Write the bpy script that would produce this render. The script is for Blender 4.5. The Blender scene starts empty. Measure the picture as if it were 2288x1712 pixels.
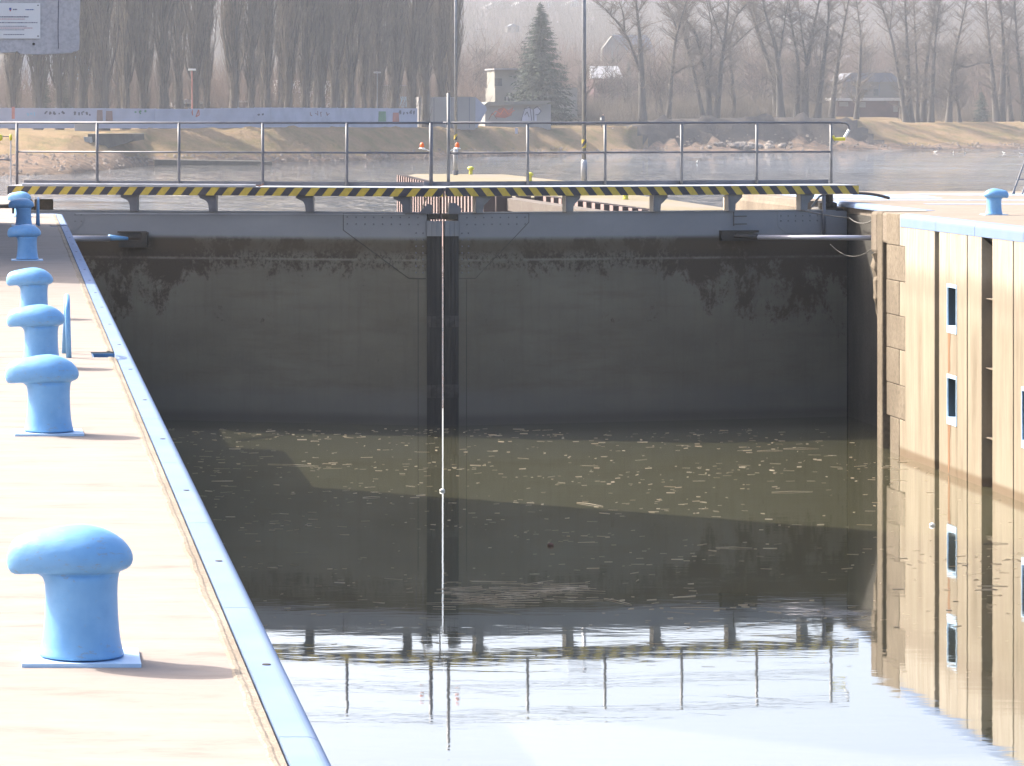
import bpy, math, random
import numpy as np
from mathutils import Vector, Matrix

# ------------------------------------------------------------------ camera, sky, sun, exposure
scene = bpy.context.scene
COL = scene.collection
F = 7424.0                 # focal length in photo pixels (photo is 2288 x 1712)
VX, VY = 30.0, 256.0       # vanishing point of the lock axis (world +Y)
EYE = 1.69                 # eye height over the left quay (z = 0)
WZ = -3.75                 # water level

cam = bpy.data.cameras.new('camera')
cam_o = bpy.data.objects.new('camera', cam)
COL.objects.link(cam_o)
cam_o.location = (0, 0, EYE)
cam_o.rotation_euler = (math.radians(90), 0, 0)
cam.sensor_width = 36
cam.lens = 36 * F / 2288
cam.shift_x = (1144 - VX) / 2288
cam.shift_y = -(856 - VY) / 2288
cam.clip_start = 0.5
cam.clip_end = 6000
scene.camera = cam_o

SUN = Vector((-0.95, 0.70, 1.0)).normalized()      # towards the sun
world = bpy.data.worlds.new('World')
scene.world = world
world.use_nodes = True
wn = world.node_tree
wn.nodes.clear()
sky = wn.nodes.new('ShaderNodeTexSky')
sky.sky_type = 'NISHITA'
sky.sun_disc = False
sky.sun_elevation = math.asin(SUN.z)
sky.sun_rotation = math.atan2(SUN.x, SUN.y)
sky.air_density = 0.8
sky.dust_density = 6.0
sky.ozone_density = 1.0
bg = wn.nodes.new('ShaderNodeBackground')
bg.inputs['Strength'].default_value = 0.15
wo = wn.nodes.new('ShaderNodeOutputWorld')
wn.links.new(sky.outputs[0], bg.inputs[0])
wn.links.new(bg.outputs[0], wo.inputs[0])

sl = bpy.data.lights.new('sun', 'SUN')
sl.energy = 3.1
sl.angle = math.radians(0.55)
sl.color = (1.0, 0.93, 0.82)
so = bpy.data.objects.new('sun', sl)
COL.objects.link(so)
so.rotation_euler = SUN.to_track_quat('Z', 'Y').to_euler()
so.location = (-20, 20, 40)

scene.view_settings.view_transform = 'Standard'
scene.view_settings.look = 'None'
scene.view_settings.gamma = 1
scene.view_settings.exposure = 1.72
scene.view_settings.use_curve_mapping = False
scene.cycles.max_bounces = 8
scene.cycles.volume_bounces = 1
scene.cycles.use_denoising = True

R = random.Random(7)
NR = np.random.RandomState(5)


def gx(px, Y):
    return (px - VX) * Y / F


def gz(py, Y):
    return EYE - (py - VY) * Y / F


def dist(py, z):
    return (EYE - z) * F / (py - VY)


# ------------------------------------------------------------------ object helpers
def tag(o, label=None, cat=None, group=None, kind=None):
    if label: o['label'] = label
    if cat: o['category'] = cat
    if group: o['group'] = group
    if kind: o['kind'] = kind
    return o


def empty(name, loc=(0, 0, 0), rz=0.0, label=None, cat=None, group=None):
    o = bpy.data.objects.new(name, None)
    o.location = loc
    o.rotation_euler = (0, 0, rz)
    o.empty_display_size = 0.2
    COL.objects.link(o)
    return tag(o, label, cat, group)


def link(name, me, m, parent=None, loc=None):
    o = bpy.data.objects.new(name, me)
    if m is not None and len(me.materials) == 0:
        me.materials.append(m)
    COL.objects.link(o)
    if parent is not None: o.parent = parent
    if loc is not None: o.location = loc
    return o


def children_of(o):
    return [c for c in bpy.data.objects if c.parent == o]


def copy_tree(o, loc=None, rz=None, scale=None, label=None, group=None):
    kids = list(o.children)
    c = o.copy()
    COL.objects.link(c)
    if loc is not None: c.location = loc
    if rz is not None: c.rotation_euler = (0, 0, rz)
    if scale is not None: c.scale = scale
    if label: c['label'] = label
    if group: c['group'] = group
    for k in kids:
        d = k.copy(); d.parent = c; COL.objects.link(d)
        for g in k.children:
            e = g.copy(); e.parent = d; COL.objects.link(e)
    return c


class MB:
    def __init__(self):
        self.v = []; self.f = []

    def box(self, x0, x1, y0, y1, z0, z1):
        b = len(self.v)
        self.v += [(x0, y0, z0), (x1, y0, z0), (x1, y1, z0), (x0, y1, z0),
                   (x0, y0, z1), (x1, y0, z1), (x1, y1, z1), (x0, y1, z1)]
        self.f += [(b, b+3, b+2, b+1), (b+4, b+5, b+6, b+7), (b, b+1, b+5, b+4),
                   (b+1, b+2, b+6, b+5), (b+2, b+3, b+7, b+6), (b+3, b, b+4, b+7)]
        return self

    def cbox(self, c, s, M=None):
        b = len(self.v)
        hx, hy, hz = s[0]/2, s[1]/2, s[2]/2
        P = [(-hx, -hy, -hz), (hx, -hy, -hz), (hx, hy, -hz), (-hx, hy, -hz),
             (-hx, -hy, hz), (hx, -hy, hz), (hx, hy, hz), (-hx, hy, hz)]
        for p in P:
            q = Vector(p)
            if M is not None: q = M @ q
            self.v.append(tuple(q + Vector(c)))
        self.f += [(b, b+3, b+2, b+1), (b+4, b+5, b+6, b+7), (b, b+1, b+5, b+4),
                   (b+1, b+2, b+6, b+5), (b+2, b+3, b+7, b+6), (b+3, b, b+4, b+7)]
        return self

    def quad(self, a, b, c, d):
        n = len(self.v)
        self.v += [a, b, c, d]
        self.f.append((n, n+1, n+2, n+3))
        return self

    def prism(self, pts, axis, a0, a1):
        """polygon pts (2d) extruded along axis from a0 to a1"""
        n = len(pts); b = len(self.v)
        def mk(p, a):
            if axis == 'y': return (p[0], a, p[1])
            if axis == 'x': return (a, p[0], p[1])
            return (p[0], p[1], a)
        self.v += [mk(p, a0) for p in pts] + [mk(p, a1) for p in pts]
        self.f.append(tuple(range(b, b+n)))
        self.f.append(tuple(range(b+2*n-1, b+n-1, -1)))
        for i in range(n):
            j = (i+1) % n
            self.f.append((b+j, b+i, b+n+i, b+n+j))
        return self

    def tube(self, pts, r, n=8, caps=True):
        pts = [Vector(p) for p in pts]
        rs = r if isinstance(r, (list, tuple)) else [r]*len(pts)
        b = len(self.v)
        prev = None
        for i, p in enumerate(pts):
            if i == 0: t = pts[1]-pts[0]
            elif i == len(pts)-1: t = pts[-1]-pts[-2]
            else: t = pts[i+1]-pts[i-1]
            t.normalize()
            if prev is None:
                ref = Vector((0, 0, 1)) if abs(t.z) < 0.9 else Vector((1, 0, 0))
                u = t.cross(ref).normalized()
            else:
                u = (prev - t*prev.dot(t)).normalized()
            prev = u
            w = t.cross(u)
            for k in range(n):
                a = 2*math.pi*k/n
                q = p + (u*math.cos(a)+w*math.sin(a))*rs[i]
                self.v.append(tuple(q))
        for i in range(len(pts)-1):
            for k in range(n):
                k2 = (k+1) % n
                self.f.append((b+i*n+k, b+i*n+k2, b+(i+1)*n+k2, b+(i+1)*n+k))
        if caps:
            self.f.append(tuple(b+k for k in range(n-1, -1, -1)))
            e = b+(len(pts)-1)*n
            self.f.append(tuple(e+k for k in range(n)))
        return self

    def rings(self, rings):
        b = len(self.v); n = len(rings[0])
        for r in rings: self.v += [tuple(p) for p in r]
        for i in range(len(rings)-1):
            for k in range(n):
                k2 = (k+1) % n
                self.f.append((b+i*n+k, b+i*n+k2, b+(i+1)*n+k2, b+(i+1)*n+k))
        self.f.append(tuple(b+k for k in range(n-1, -1, -1)))
        e = b+(len(rings)-1)*n
        self.f.append(tuple(e+k for k in range(n)))
        return self

    def lathe(self, prof, n=16, c=(0, 0, 0)):
        return self.rings([[(c[0]+r*math.cos(2*math.pi*k/n), c[1]+r*math.sin(2*math.pi*k/n), c[2]+z)
                            for k in range(n)] for r, z in prof])

    def mesh(self, name):
        me = bpy.data.meshes.new(name)
        me.from_pydata(self.v, [], self.f)
        me.update()
        return me

    def build(self, name, m, parent=None, loc=None, smooth=False, bevel=0, sub=0):
        me = self.mesh(name)
        if smooth:
            me.shade_smooth()
        o = link(name, me, m, parent, loc)
        if bevel:
            md = o.modifiers.new('bevel', 'BEVEL'); md.width = bevel; md.segments = 2
            md.limit_method = 'ANGLE'; md.angle_limit = math.radians(40)
        if sub:
            md = o.modifiers.new('sub', 'SUBSURF'); md.levels = sub; md.render_levels = sub
        return o


def np_mesh(name, V, Fq, smooth=True):
    """V (n,3) array, Fq (m,k) int array"""
    me = bpy.data.meshes.new(name)
    n = len(V); m, k = Fq.shape
    me.vertices.add(n)
    me.vertices.foreach_set('co', np.ascontiguousarray(V, dtype=np.float32).ravel())
    me.loops.add(m*k)
    me.loops.foreach_set('vertex_index', np.ascontiguousarray(Fq, dtype=np.int32).ravel())
    me.polygons.add(m)
    me.polygons.foreach_set('loop_start', np.arange(0, m*k, k, dtype=np.int32))
    me.polygons.foreach_set('loop_total', np.full(m, k, dtype=np.int32))
    if smooth:
        me.polygons.foreach_set('use_smooth', np.ones(m, dtype=bool))
    me.update(calc_edges=True)
    return me


def np_tubes(P, Rr, sides=3):
    """P (n,k,3) polylines, Rr (n,k) radii -> V, F"""
    n, k, _ = P.shape
    T = np.empty_like(P)
    T[:, 1:-1] = P[:, 2:]-P[:, :-2]
    T[:, 0] = P[:, 1]-P[:, 0]
    T[:, -1] = P[:, -1]-P[:, -2]
    T /= np.linalg.norm(T, axis=2, keepdims=True)+1e-9
    ref = np.zeros_like(T); ref[..., 0] = 0.3; ref[..., 1] = 0.95
    U = np.cross(T, ref); U /= np.linalg.norm(U, axis=2, keepdims=True)+1e-9
    W = np.cross(T, U)
    V = np.empty((n, k, sides, 3))
    for s in range(sides):
        a = 2*math.pi*s/sides
        V[:, :, s] = P+(U*math.cos(a)+W*math.sin(a))*Rr[..., None]
    idx = np.arange(n*k*sides).reshape(n, k, sides)
    a = idx[:, :-1]; b = idx[:, 1:]
    fs = []
    for s in range(sides):
        s2 = (s+1) % sides
        fs.append(np.stack([a[:, :, s], a[:, :, s2], b[:, :, s2], b[:, :, s]], axis=-1).reshape(-1, 4))
    return V.reshape(-1, 3), np.concatenate(fs)


def merge(parts):
    Vs, Fs, o = [], [], 0
    for V, Fq in parts:
        Vs.append(V); Fs.append(Fq+o); o += len(V)
    return np.concatenate(Vs), np.concatenate(Fs)


# ------------------------------------------------------------------ materials
def new_mat(name):
    m = bpy.data.materials.new(name)
    m.use_nodes = True
    nt = m.node_tree
    return m, nt, nt.nodes['Principled BSDF']


class N:
    """tiny node graph helper"""
    def __init__(self, nt):
        self.nt = nt
        self.tc = nt.nodes.new('ShaderNodeTexCoord')

    def coord(self, scale=(1, 1, 1), src='Object', loc=(0, 0, 0)):
        mp = self.nt.nodes.new('ShaderNodeMapping')
        mp.inputs['Scale'].default_value = scale
        mp.inputs['Location'].default_value = loc
        self.nt.links.new(self.tc.outputs[src], mp.inputs['Vector'])
        return mp.outputs[0]

    def noise(self, vec, scale=1.0, detail=4, rough=0.55, dist=0.0):
        n = self.nt.nodes.new('ShaderNodeTexNoise')
        n.inputs['Scale'].default_value = scale
        n.inputs['Detail'].default_value = detail
        n.inputs['Roughness'].default_value = rough
        n.inputs['Distortion'].default_value = dist
        self.nt.links.new(vec, n.inputs['Vector'])
        return n.outputs['Fac']

    def ramp(self, fac, stops, interp='LINEAR'):
        r = self.nt.nodes.new('ShaderNodeValToRGB')
        r.color_ramp.interpolation = interp
        els = r.color_ramp.elements
        while len(els) < len(stops): els.new(0.5)
        for e, (p, c) in zip(els, stops):
            e.position = p
            e.color = (c, c, c, 1) if isinstance(c, (int, float)) else (*c, 1)
        self.nt.links.new(fac, r.inputs['Fac'])
        return r.outputs['Color']

    def mix(self, fac, a, b, mode='MIX'):
        m = self.nt.nodes.new('ShaderNodeMix')
        m.data_type = 'RGBA'; m.blend_type = mode
        for s, v in ((m.inputs[0], fac), (m.inputs[6], a), (m.inputs[7], b)):
            if isinstance(v, (int, float)):
                s.default_value = v if s == m.inputs[0] else (v, v, v, 1)
            elif isinstance(v, tuple):
                s.default_value = (*v, 1)
            else:
                self.nt.links.new(v, s)
        return m.outputs[2]

    def math(self, op, a, b=0.0, clamp=False):
        m = self.nt.nodes.new('ShaderNodeMath')
        m.operation = op; m.use_clamp = clamp
        for s, v in ((m.inputs[0], a), (m.inputs[1], b)):
            if isinstance(v, (int, float)): s.default_value = v
            else: self.nt.links.new(v, s)
        return m.outputs[0]

    def sep(self, vec):
        s = self.nt.nodes.new('ShaderNodeSeparateXYZ')
        self.nt.links.new(vec, s.inputs[0])
        return s.outputs

    def mrange(self, v, a, b, c=0.0, d=1.0, smooth=True):
        m = self.nt.nodes.new('ShaderNodeMapRange')
        m.interpolation_type = 'SMOOTHSTEP' if smooth else 'LINEAR'
        self.nt.links.new(v, m.inputs['Value'])
        m.inputs['From Min'].default_value = a; m.inputs['From Max'].default_value = b
        m.inputs['To Min'].default_value = c; m.inputs['To Max'].default_value = d
        return m.outputs[0]

    def bump(self, h, strength, distance, bs):
        b = self.nt.nodes.new('ShaderNodeBump')
        b.inputs['Strength'].default_value = strength
        b.inputs['Distance'].default_value = distance
        self.nt.links.new(h, b.inputs['Height'])
        self.nt.links.new(b.outputs[0], bs.inputs['Normal'])


def simple(name, c1, c2=None, scale=4.0, stretch=(1, 1, 1), rough=0.6, metal=0.0, bump=0.0, bdist=0.01,
           lo=0.35, hi=0.65, spec=0.5, src='Object', detail=5):
    m, nt, bs = new_mat(name)
    n = N(nt)
    bs.inputs['Roughness'].default_value = rough
    bs.inputs['Metallic'].default_value = metal
    bs.inputs['Specular IOR Level'].default_value = spec
    if c2 is None: c2 = tuple(x*0.8 for x in c1)
    v = n.coord(stretch, src)
    f = n.noise(v, scale, detail)
    nt.links.new(n.ramp(f, [(lo, c1), (hi, c2)]), bs.inputs['Base Color'])
    if bump: n.bump(f, bump, bdist, bs)
    return m


M = {}
# painted steels
M['blue'] = simple('blue_paint', (0.16, 0.36, 0.62), (0.13, 0.32, 0.58), 14, rough=0.42, bump=0.35, bdist=0.004, spec=0.4)
def bollard_paint():
    m, nt, bs = new_mat('blue_bollard_paint')
    n = N(nt)
    bs.inputs['Roughness'].default_value = 0.42
    bs.inputs['Specular IOR Level'].default_value = 0.4
    a = n.noise(n.coord((1, 1, 1)), 14, 5)
    b = n.noise(n.coord((1, 1, 3)), 26, 7, 0.75, 0.4)
    z = n.sep(n.coord((1, 1, 1)))[2]
    c = n.ramp(a, [(0.35, (0.16, 0.36, 0.62)), (0.65, (0.13, 0.32, 0.58))])
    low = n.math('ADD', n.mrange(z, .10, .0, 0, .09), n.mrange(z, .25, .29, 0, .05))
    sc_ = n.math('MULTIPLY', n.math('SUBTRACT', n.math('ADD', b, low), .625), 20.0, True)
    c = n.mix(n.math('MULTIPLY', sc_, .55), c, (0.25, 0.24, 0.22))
    nt.links.new(c, bs.inputs['Base Color'])
    n.bump(n.math('ADD', a, n.math('MULTIPLY', b, .4)), .5, .004, bs)
    return m
M['bollard'] = bollard_paint()
M['blue_dark'] = simple('blue_paint_worn', (0.09, 0.24, 0.45), (0.06, 0.15, 0.28), 6, rough=0.5)
M['coping'] = simple('pale_blue_coping_paint', (0.142, 0.209, 0.350), (0.161, 0.220, 0.343), 3, rough=0.75, bump=0.2, bdist=0.004, spec=0.2)
M['blue_line'] = simple('blue_ground_paint', (0.169, 0.319, 0.562), (0.254, 0.351, 0.495), 5, (1, 1, 1), rough=0.8)
M['grey_steel'] = simple('grey_steel_paint', (0.14, 0.145, 0.17), (0.10, 0.105, 0.12), 3, rough=0.45)
M['light_steel'] = simple('galvanised_steel', (0.42, 0.43, 0.46), (0.32, 0.33, 0.36), 4, rough=0.4, metal=0.3)
M['post_steel'] = simple('grey_green_steel', (0.20, 0.205, 0.215), (0.15, 0.155, 0.16), 4, rough=0.5)
M['silver'] = simple('hydraulic_rod_sleeve', (0.5, 0.5, 0.56), (0.42, 0.42, 0.48), 2, rough=0.3, metal=0.35)
M['dark'] = simple('greasy_black_iron', (0.03, 0.028, 0.025), (0.055, 0.045, 0.035), 8, rough=0.6)
M['rust'] = simple('rusty_iron', (0.16, 0.075, 0.05), (0.06, 0.035, 0.03), 7, rough=0.8)
M['rubber'] = simple('black_rubber', (0.02, 0.02, 0.025), (0.035, 0.03, 0.035), 5, rough=0.5)
M['orange'] = simple('orange_lens', (0.80, 0.17, 0.035), (0.70, 0.13, 0.025), 3, rough=0.2)
M['white'] = simple('white_plastic', (0.78, 0.78, 0.74), (0.7, 0.7, 0.66), 3, rough=0.4)
M['yellow'] = simple('yellow_paint', (0.62, 0.58, 0.05), (0.5, 0.46, 0.05), 3, rough=0.45)
M['timber'] = simple('wet_timber', (0.022, 0.021, 0.02), (0.038, 0.036, 0.033), 2, (6, 6, 0.6), rough=0.7, bump=0.4)
M['rope'] = simple('grey_rope', (0.132, 0.126, 0.114), (0.078, 0.072, 0.066), 30, rough=0.9)
M['straw'] = simple('pale_straw', (0.527, 0.451, 0.334), (0.357, 0.279, 0.190), 3, rough=0.8)
M['bark'] = simple('grey_bark', (0.063, 0.054, 0.045), (0.036, 0.030, 0.026), 1.2, (1, 1, .25), rough=0.9)
M['twig'] = simple('brown_twigs', (0.119, 0.095, 0.071), (0.071, 0.057, 0.041), 0.5, rough=0.9)
M['twig_red'] = simple('reddish_twigs', (0.129, 0.089, 0.068), (0.083, 0.057, 0.046), 0.3, rough=0.9)
M['needle'] = simple('spruce_needles', (0.018, 0.033, 0.021), (0.033, 0.051, 0.024), 0.8, rough=0.8)
M['cream'] = simple('cream_render', (0.201, 0.196, 0.170), (0.170, 0.165, 0.143), 0.5, rough=0.9)
M['white_wall'] = simple('white_render', (0.578, 0.578, 0.560), (0.481, 0.481, 0.481), 0.4, rough=0.9)
M['roof_light'] = simple('pale_sheet_roof', (0.250, 0.250, 0.260), (0.210, 0.210, 0.220), 0.4, rough=0.6)
M['roof_dark'] = simple('slate_roof', (0.07, 0.08, 0.11), (0.10, 0.11, 0.13), 0.6, rough=0.7)
M['brown_wall'] = simple('dark_red_board', (0.10, 0.045, 0.045), (0.07, 0.035, 0.035), 0.8, rough=0.9)
M['pane'] = simple('dark_window_glass', (0.04, 0.05, 0.06), (0.06, 0.07, 0.09), 1, rough=0.1)
M['balcony_blue'] = simple('blue_balcony_panel', (0.22, 0.42, 0.55), (0.18, 0.36, 0.50), 1, rough=0.7)
M['container'] = simple('grey_container', (0.272, 0.264, 0.264), (0.224, 0.216, 0.216), 0.3, (1, 1, 1), rough=0.7)
M['fence'] = simple('pale_lilac_concrete_fence', (0.36, 0.38, 0.48), (0.29, 0.31, 0.40), 0.5, rough=0.9)
M['graf_dark'] = simple('dark_spray_paint', (0.04, 0.05, 0.08), (0.07, 0.07, 0.10), 3, rough=0.8)
M['graf_red'] = simple('red_spray_paint', (0.42, 0.11, 0.08), (0.30, 0.09, 0.07), 1, rough=0.8)
M['graf_green'] = simple('green_spray_paint', (0.06, 0.22, 0.11), (0.05, 0.16, 0.09), 1, rough=0.8)
M['graf_brown'] = simple('brown_spray_paint', (0.13, 0.08, 0.08), (0.18, 0.10, 0.09), 1, rough=0.8)
M['graf_white'] = simple('white_spray_paint', (0.5, 0.5, 0.6), (0.42, 0.42, 0.5), 1, rough=0.8)
M['rock'] = simple('pale_rock', (0.240, 0.208, 0.176), (0.152, 0.128, 0.112), 1.5, rough=0.95)
M['bank_rock'] = simple('grey_brown_stone', (0.20, 0.16, 0.13), (0.12, 0.095, 0.08), 1.5, rough=0.95)
M['far_wall'] = simple('faded_far_wall', (0.120, 0.117, 0.105), (0.102, 0.099, 0.090), .5, rough=.9)
M['recess_dark'] = simple('dark_teal_steel', (0.022, 0.045, 0.07), (0.03, 0.05, 0.06), 3, rough=.6)
M['cloth_dark'] = simple('dark_jacket', (0.03, 0.035, 0.06), (0.04, 0.045, 0.07), 3, rough=0.9)
M['skin'] = simple('skin', (0.45, 0.28, 0.2), (0.4, 0.25, 0.18), 3, rough=0.6)
M['ink'] = simple('sign_ink', (0.10, 0.10, 0.16), (0.14, 0.13, 0.18), 3, rough=0.6)
M['ink_red'] = simple('sign_ink_red', (0.45, 0.10, 0.10), (0.4, 0.10, 0.10), 3, rough=0.6)
M['ink_blue'] = simple('sign_ink_blue', (0.06, 0.10, 0.35), (0.06, 0.10, 0.3), 3, rough=0.6)
M['sign'] = simple('white_sign_face', (0.682, 0.682, 0.682), (0.638, 0.638, 0.638), 2, rough=0.4)
M['plate_edge'] = simple('blue_white_base_plate', (0.45, 0.62, 0.80), (0.35, 0.52, 0.72), 8, rough=0.5)


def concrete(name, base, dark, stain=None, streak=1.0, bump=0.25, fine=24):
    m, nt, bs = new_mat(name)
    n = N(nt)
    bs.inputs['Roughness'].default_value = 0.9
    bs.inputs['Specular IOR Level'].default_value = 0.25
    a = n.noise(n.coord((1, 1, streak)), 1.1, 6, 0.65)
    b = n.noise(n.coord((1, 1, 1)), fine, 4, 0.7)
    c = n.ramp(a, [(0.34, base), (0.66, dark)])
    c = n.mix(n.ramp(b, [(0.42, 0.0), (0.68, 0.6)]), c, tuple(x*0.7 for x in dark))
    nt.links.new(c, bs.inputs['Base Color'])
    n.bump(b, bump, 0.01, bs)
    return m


M['mortar'] = concrete('rough_pale_mortar', (0.302, 0.259, 0.209), (0.194, 0.158, 0.119), bump=0.8, fine=40)
M['concrete'] = concrete('grey_concrete', (0.40, 0.38, 0.34), (0.30, 0.28, 0.25))
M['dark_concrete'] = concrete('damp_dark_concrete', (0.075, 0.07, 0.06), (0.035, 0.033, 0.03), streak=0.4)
M['tan_concrete'] = concrete('tan_weathered_concrete', (0.238, 0.197, 0.153), (0.134, 0.109, 0.083), streak=0.3, bump=0.5)
M['panel'] = concrete('dirty_white_panel', (0.546, 0.535, 0.546), (0.437, 0.425, 0.437), streak=0.3)


def quay_mat():
    m, nt, bs = new_mat('brushed_quay_concrete')
    n = N(nt)
    bs.inputs['Roughness'].default_value = 0.9
    bs.inputs['Specular IOR Level'].default_value = 0.2
    a = n.noise(n.coord((1.0, 3.2, 1)), 1.7, 8, 0.72, 0.3)        # brushed bands across the quay
    b = n.noise(n.coord((0.5, 1, 1)), 30, 3, 0.7)
    d = n.noise(n.coord((1, 1, 1)), 0.5, 3)
    c = n.ramp(a, [(0.36, (0.262, 0.228, 0.206)), (0.54, (0.238, 0.205, 0.182)), (0.70, (0.172, 0.146, 0.126))])
    c = n.mix(n.ramp(b, [(0.5, 0.0), (0.85, 0.35)]), c, (0.180, 0.150, 0.124))
    c = n.mix(n.ramp(d, [(0.45, 0.0), (0.75, 0.35)]), c, (0.230, 0.199, 0.170))
    nt.links.new(c, bs.inputs['Base Color'])
    n.bump(b, 0.3, 0.006, bs)
    return m


M['quay'] = quay_mat()
M['quay_right'] = concrete('beige_quay_concrete', (0.235, 0.20, 0.165), (0.185, 0.155, 0.125), fine=10)


def gate_mat():
    m, nt, bs = new_mat('stained_gate_plate')
    n = N(nt)
    bs.inputs['Roughness'].default_value = 0.75
    bs.inputs['Specular IOR Level'].default_value = 0.2
    o = n.coord((1, 1, 1))
    s = n.sep(o)
    z = s[2]; x = s[0]
    big = n.noise(n.coord((0.5, 1, 0.8)), 1.0, 6, 0.6)
    mid = n.noise(n.coord((1.0, 1, 0.75), loc=(3, 0, 1)), 1.5, 10, 0.78, 0.3)
    fine = n.noise(n.coord((4, 1, 3)), 4, 8, 0.8)
    drip = n.noise(n.coord((6, 1, 0.3)), 1.2, 6, 0.7)
    smear = n.noise(n.coord((0.35, 1, 2.4), loc=(1, 0, 4)), 1.3, 6, 0.7)
    base = n.ramp(big, [(0.3, (0.172, 0.161, 0.127)), (0.7, (0.123, 0.113, 0.088))])
    base = n.mix(n.ramp(smear, [(0.5, 0.0), (0.75, 0.45)]), base, (0.094, 0.075, 0.050))
    base = n.mix(n.ramp(drip, [(0.5, 0.0), (0.75, 0.28)]), base, (0.080, 0.068, 0.050))
    base = n.mix(n.ramp(fine, [(0.52, 0.0), (0.75, 0.35)]), base, (0.194, 0.180, 0.144))
    # rough brown growth that hangs below the tide line, heaviest towards the heel
    reach = n.math('ADD', n.mrange(z, -1.45, -0.75, 0.0, 0.13), n.math('MULTIPLY', n.mrange(z, -3.0, -1.0, 0.0, 1.0), n.mrange(x, 5.2, 1.2, 0.0, 0.17)))
    lim = n.math('SUBTRACT', 0.63, reach)
    d1 = n.math('SUBTRACT', n.math('ADD', mid, n.math('MULTIPLY', n.math('SUBTRACT', fine, 0.5), 0.35)), lim)
    patch = n.math('MULTIPLY', d1, 14.0, True)
    base = n.mix(n.math('MULTIPLY', patch, 0.92), base, (0.063, 0.049, 0.036))
    # speckled scum belt
    belt2 = n.math('MULTIPLY', n.mrange(z, -1.10, -0.95, 0, 1), n.mrange(z, -0.66, -0.74, 0, 1))
    spk = n.math('MULTIPLY', n.math('SUBTRACT', fine, n.math('SUBTRACT', 0.60, n.math('MULTIPLY', big, 0.2))), 14.0, True)
    base = n.mix(n.math('MULTIPLY', n.math('MULTIPLY', belt2, spk), 0.95), base, (0.058, 0.043, 0.032))
    dd = n.math('ABSOLUTE', n.math('ADD', z, n.math('ADD', 0.83, n.math('MULTIPLY', fine, 0.06))))
    base = n.mix(n.math('MULTIPLY', n.mrange(dd, 0.035, 0.0, 0, 0.7), n.ramp(mid, [(0.4, 0.0), (0.55, 1.0)])), base, (0.217, 0.202, 0.168))
    # dark belt under the painted top strip
    belt = n.math('MULTIPLY', n.mrange(z, -0.45, -0.60, 0, 1), n.mrange(z, -0.82, -0.66, 0, 1))
    base = n.mix(n.math('MULTIPLY', belt, n.ramp(mid, [(0.35, 0.5), (0.6, 0.9)])), base, (0.078, 0.060, 0.040))
    # painted strip
    top = n.ramp(big, [(0.3, (0.256, 0.266, 0.283)), (0.7, (0.206, 0.213, 0.230))])
    top = n.mix(n.ramp(fine, [(0.55, 0.0), (0.75, 0.35)]), top, (0.156, 0.149, 0.147))
    base = n.mix(n.mrange(z, -0.53, -0.43, 0, 1), base, top)
    # paler tone towards the bottom, then a dark wet foot
    base = n.mix(n.math('MULTIPLY', n.mrange(z, -3.0, -3.3, 0, 1), n.ramp(big, [(0.3, 0.25), (0.6, 0.6)])), base, (0.15, 0.148, 0.14))
    base = n.mix(n.mrange(z, -3.5, -3.66, 0, 0.4), base, (0.045, 0.042, 0.034))
    nt.links.new(base, bs.inputs['Base Color'])
    n.bump(fine, 0.25, 0.01, bs)
    return m


M['gate'] = gate_mat()


def stripes_mat(sgn):
    m, nt, bs = new_mat('hazard_stripes')
    n = N(nt)
    bs.inputs['Roughness'].default_value = 0.5
    s = n.sep(n.coord((1, 1, 1)))
    t = n.math('ADD', s[0], n.math('MULTIPLY', s[2], -0.80*sgn))
    fr = n.math('FRACT', n.math('MULTIPLY', t, 1/0.297))
    st = n.math('GREATER_THAN', fr, 0.5)
    sc = n.noise(n.coord((1, 1, 1)), 9, 6, 0.7)
    ye = n.ramp(sc, [(0.35, (0.607, 0.454, 0.061)), (0.7, (0.423, 0.302, 0.054))])
    bk = n.ramp(sc, [(0.35, (0.032, 0.033, 0.05)), (0.7, (0.05, 0.05, 0.065))])
    nt.links.new(n.mix(st, bk, ye), bs.inputs['Base Color'])
    return m


M['stripe_l'] = stripes_mat(1)
M['stripe_r'] = stripes_mat(-1)
M['band'] = stripes_mat(1)


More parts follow.
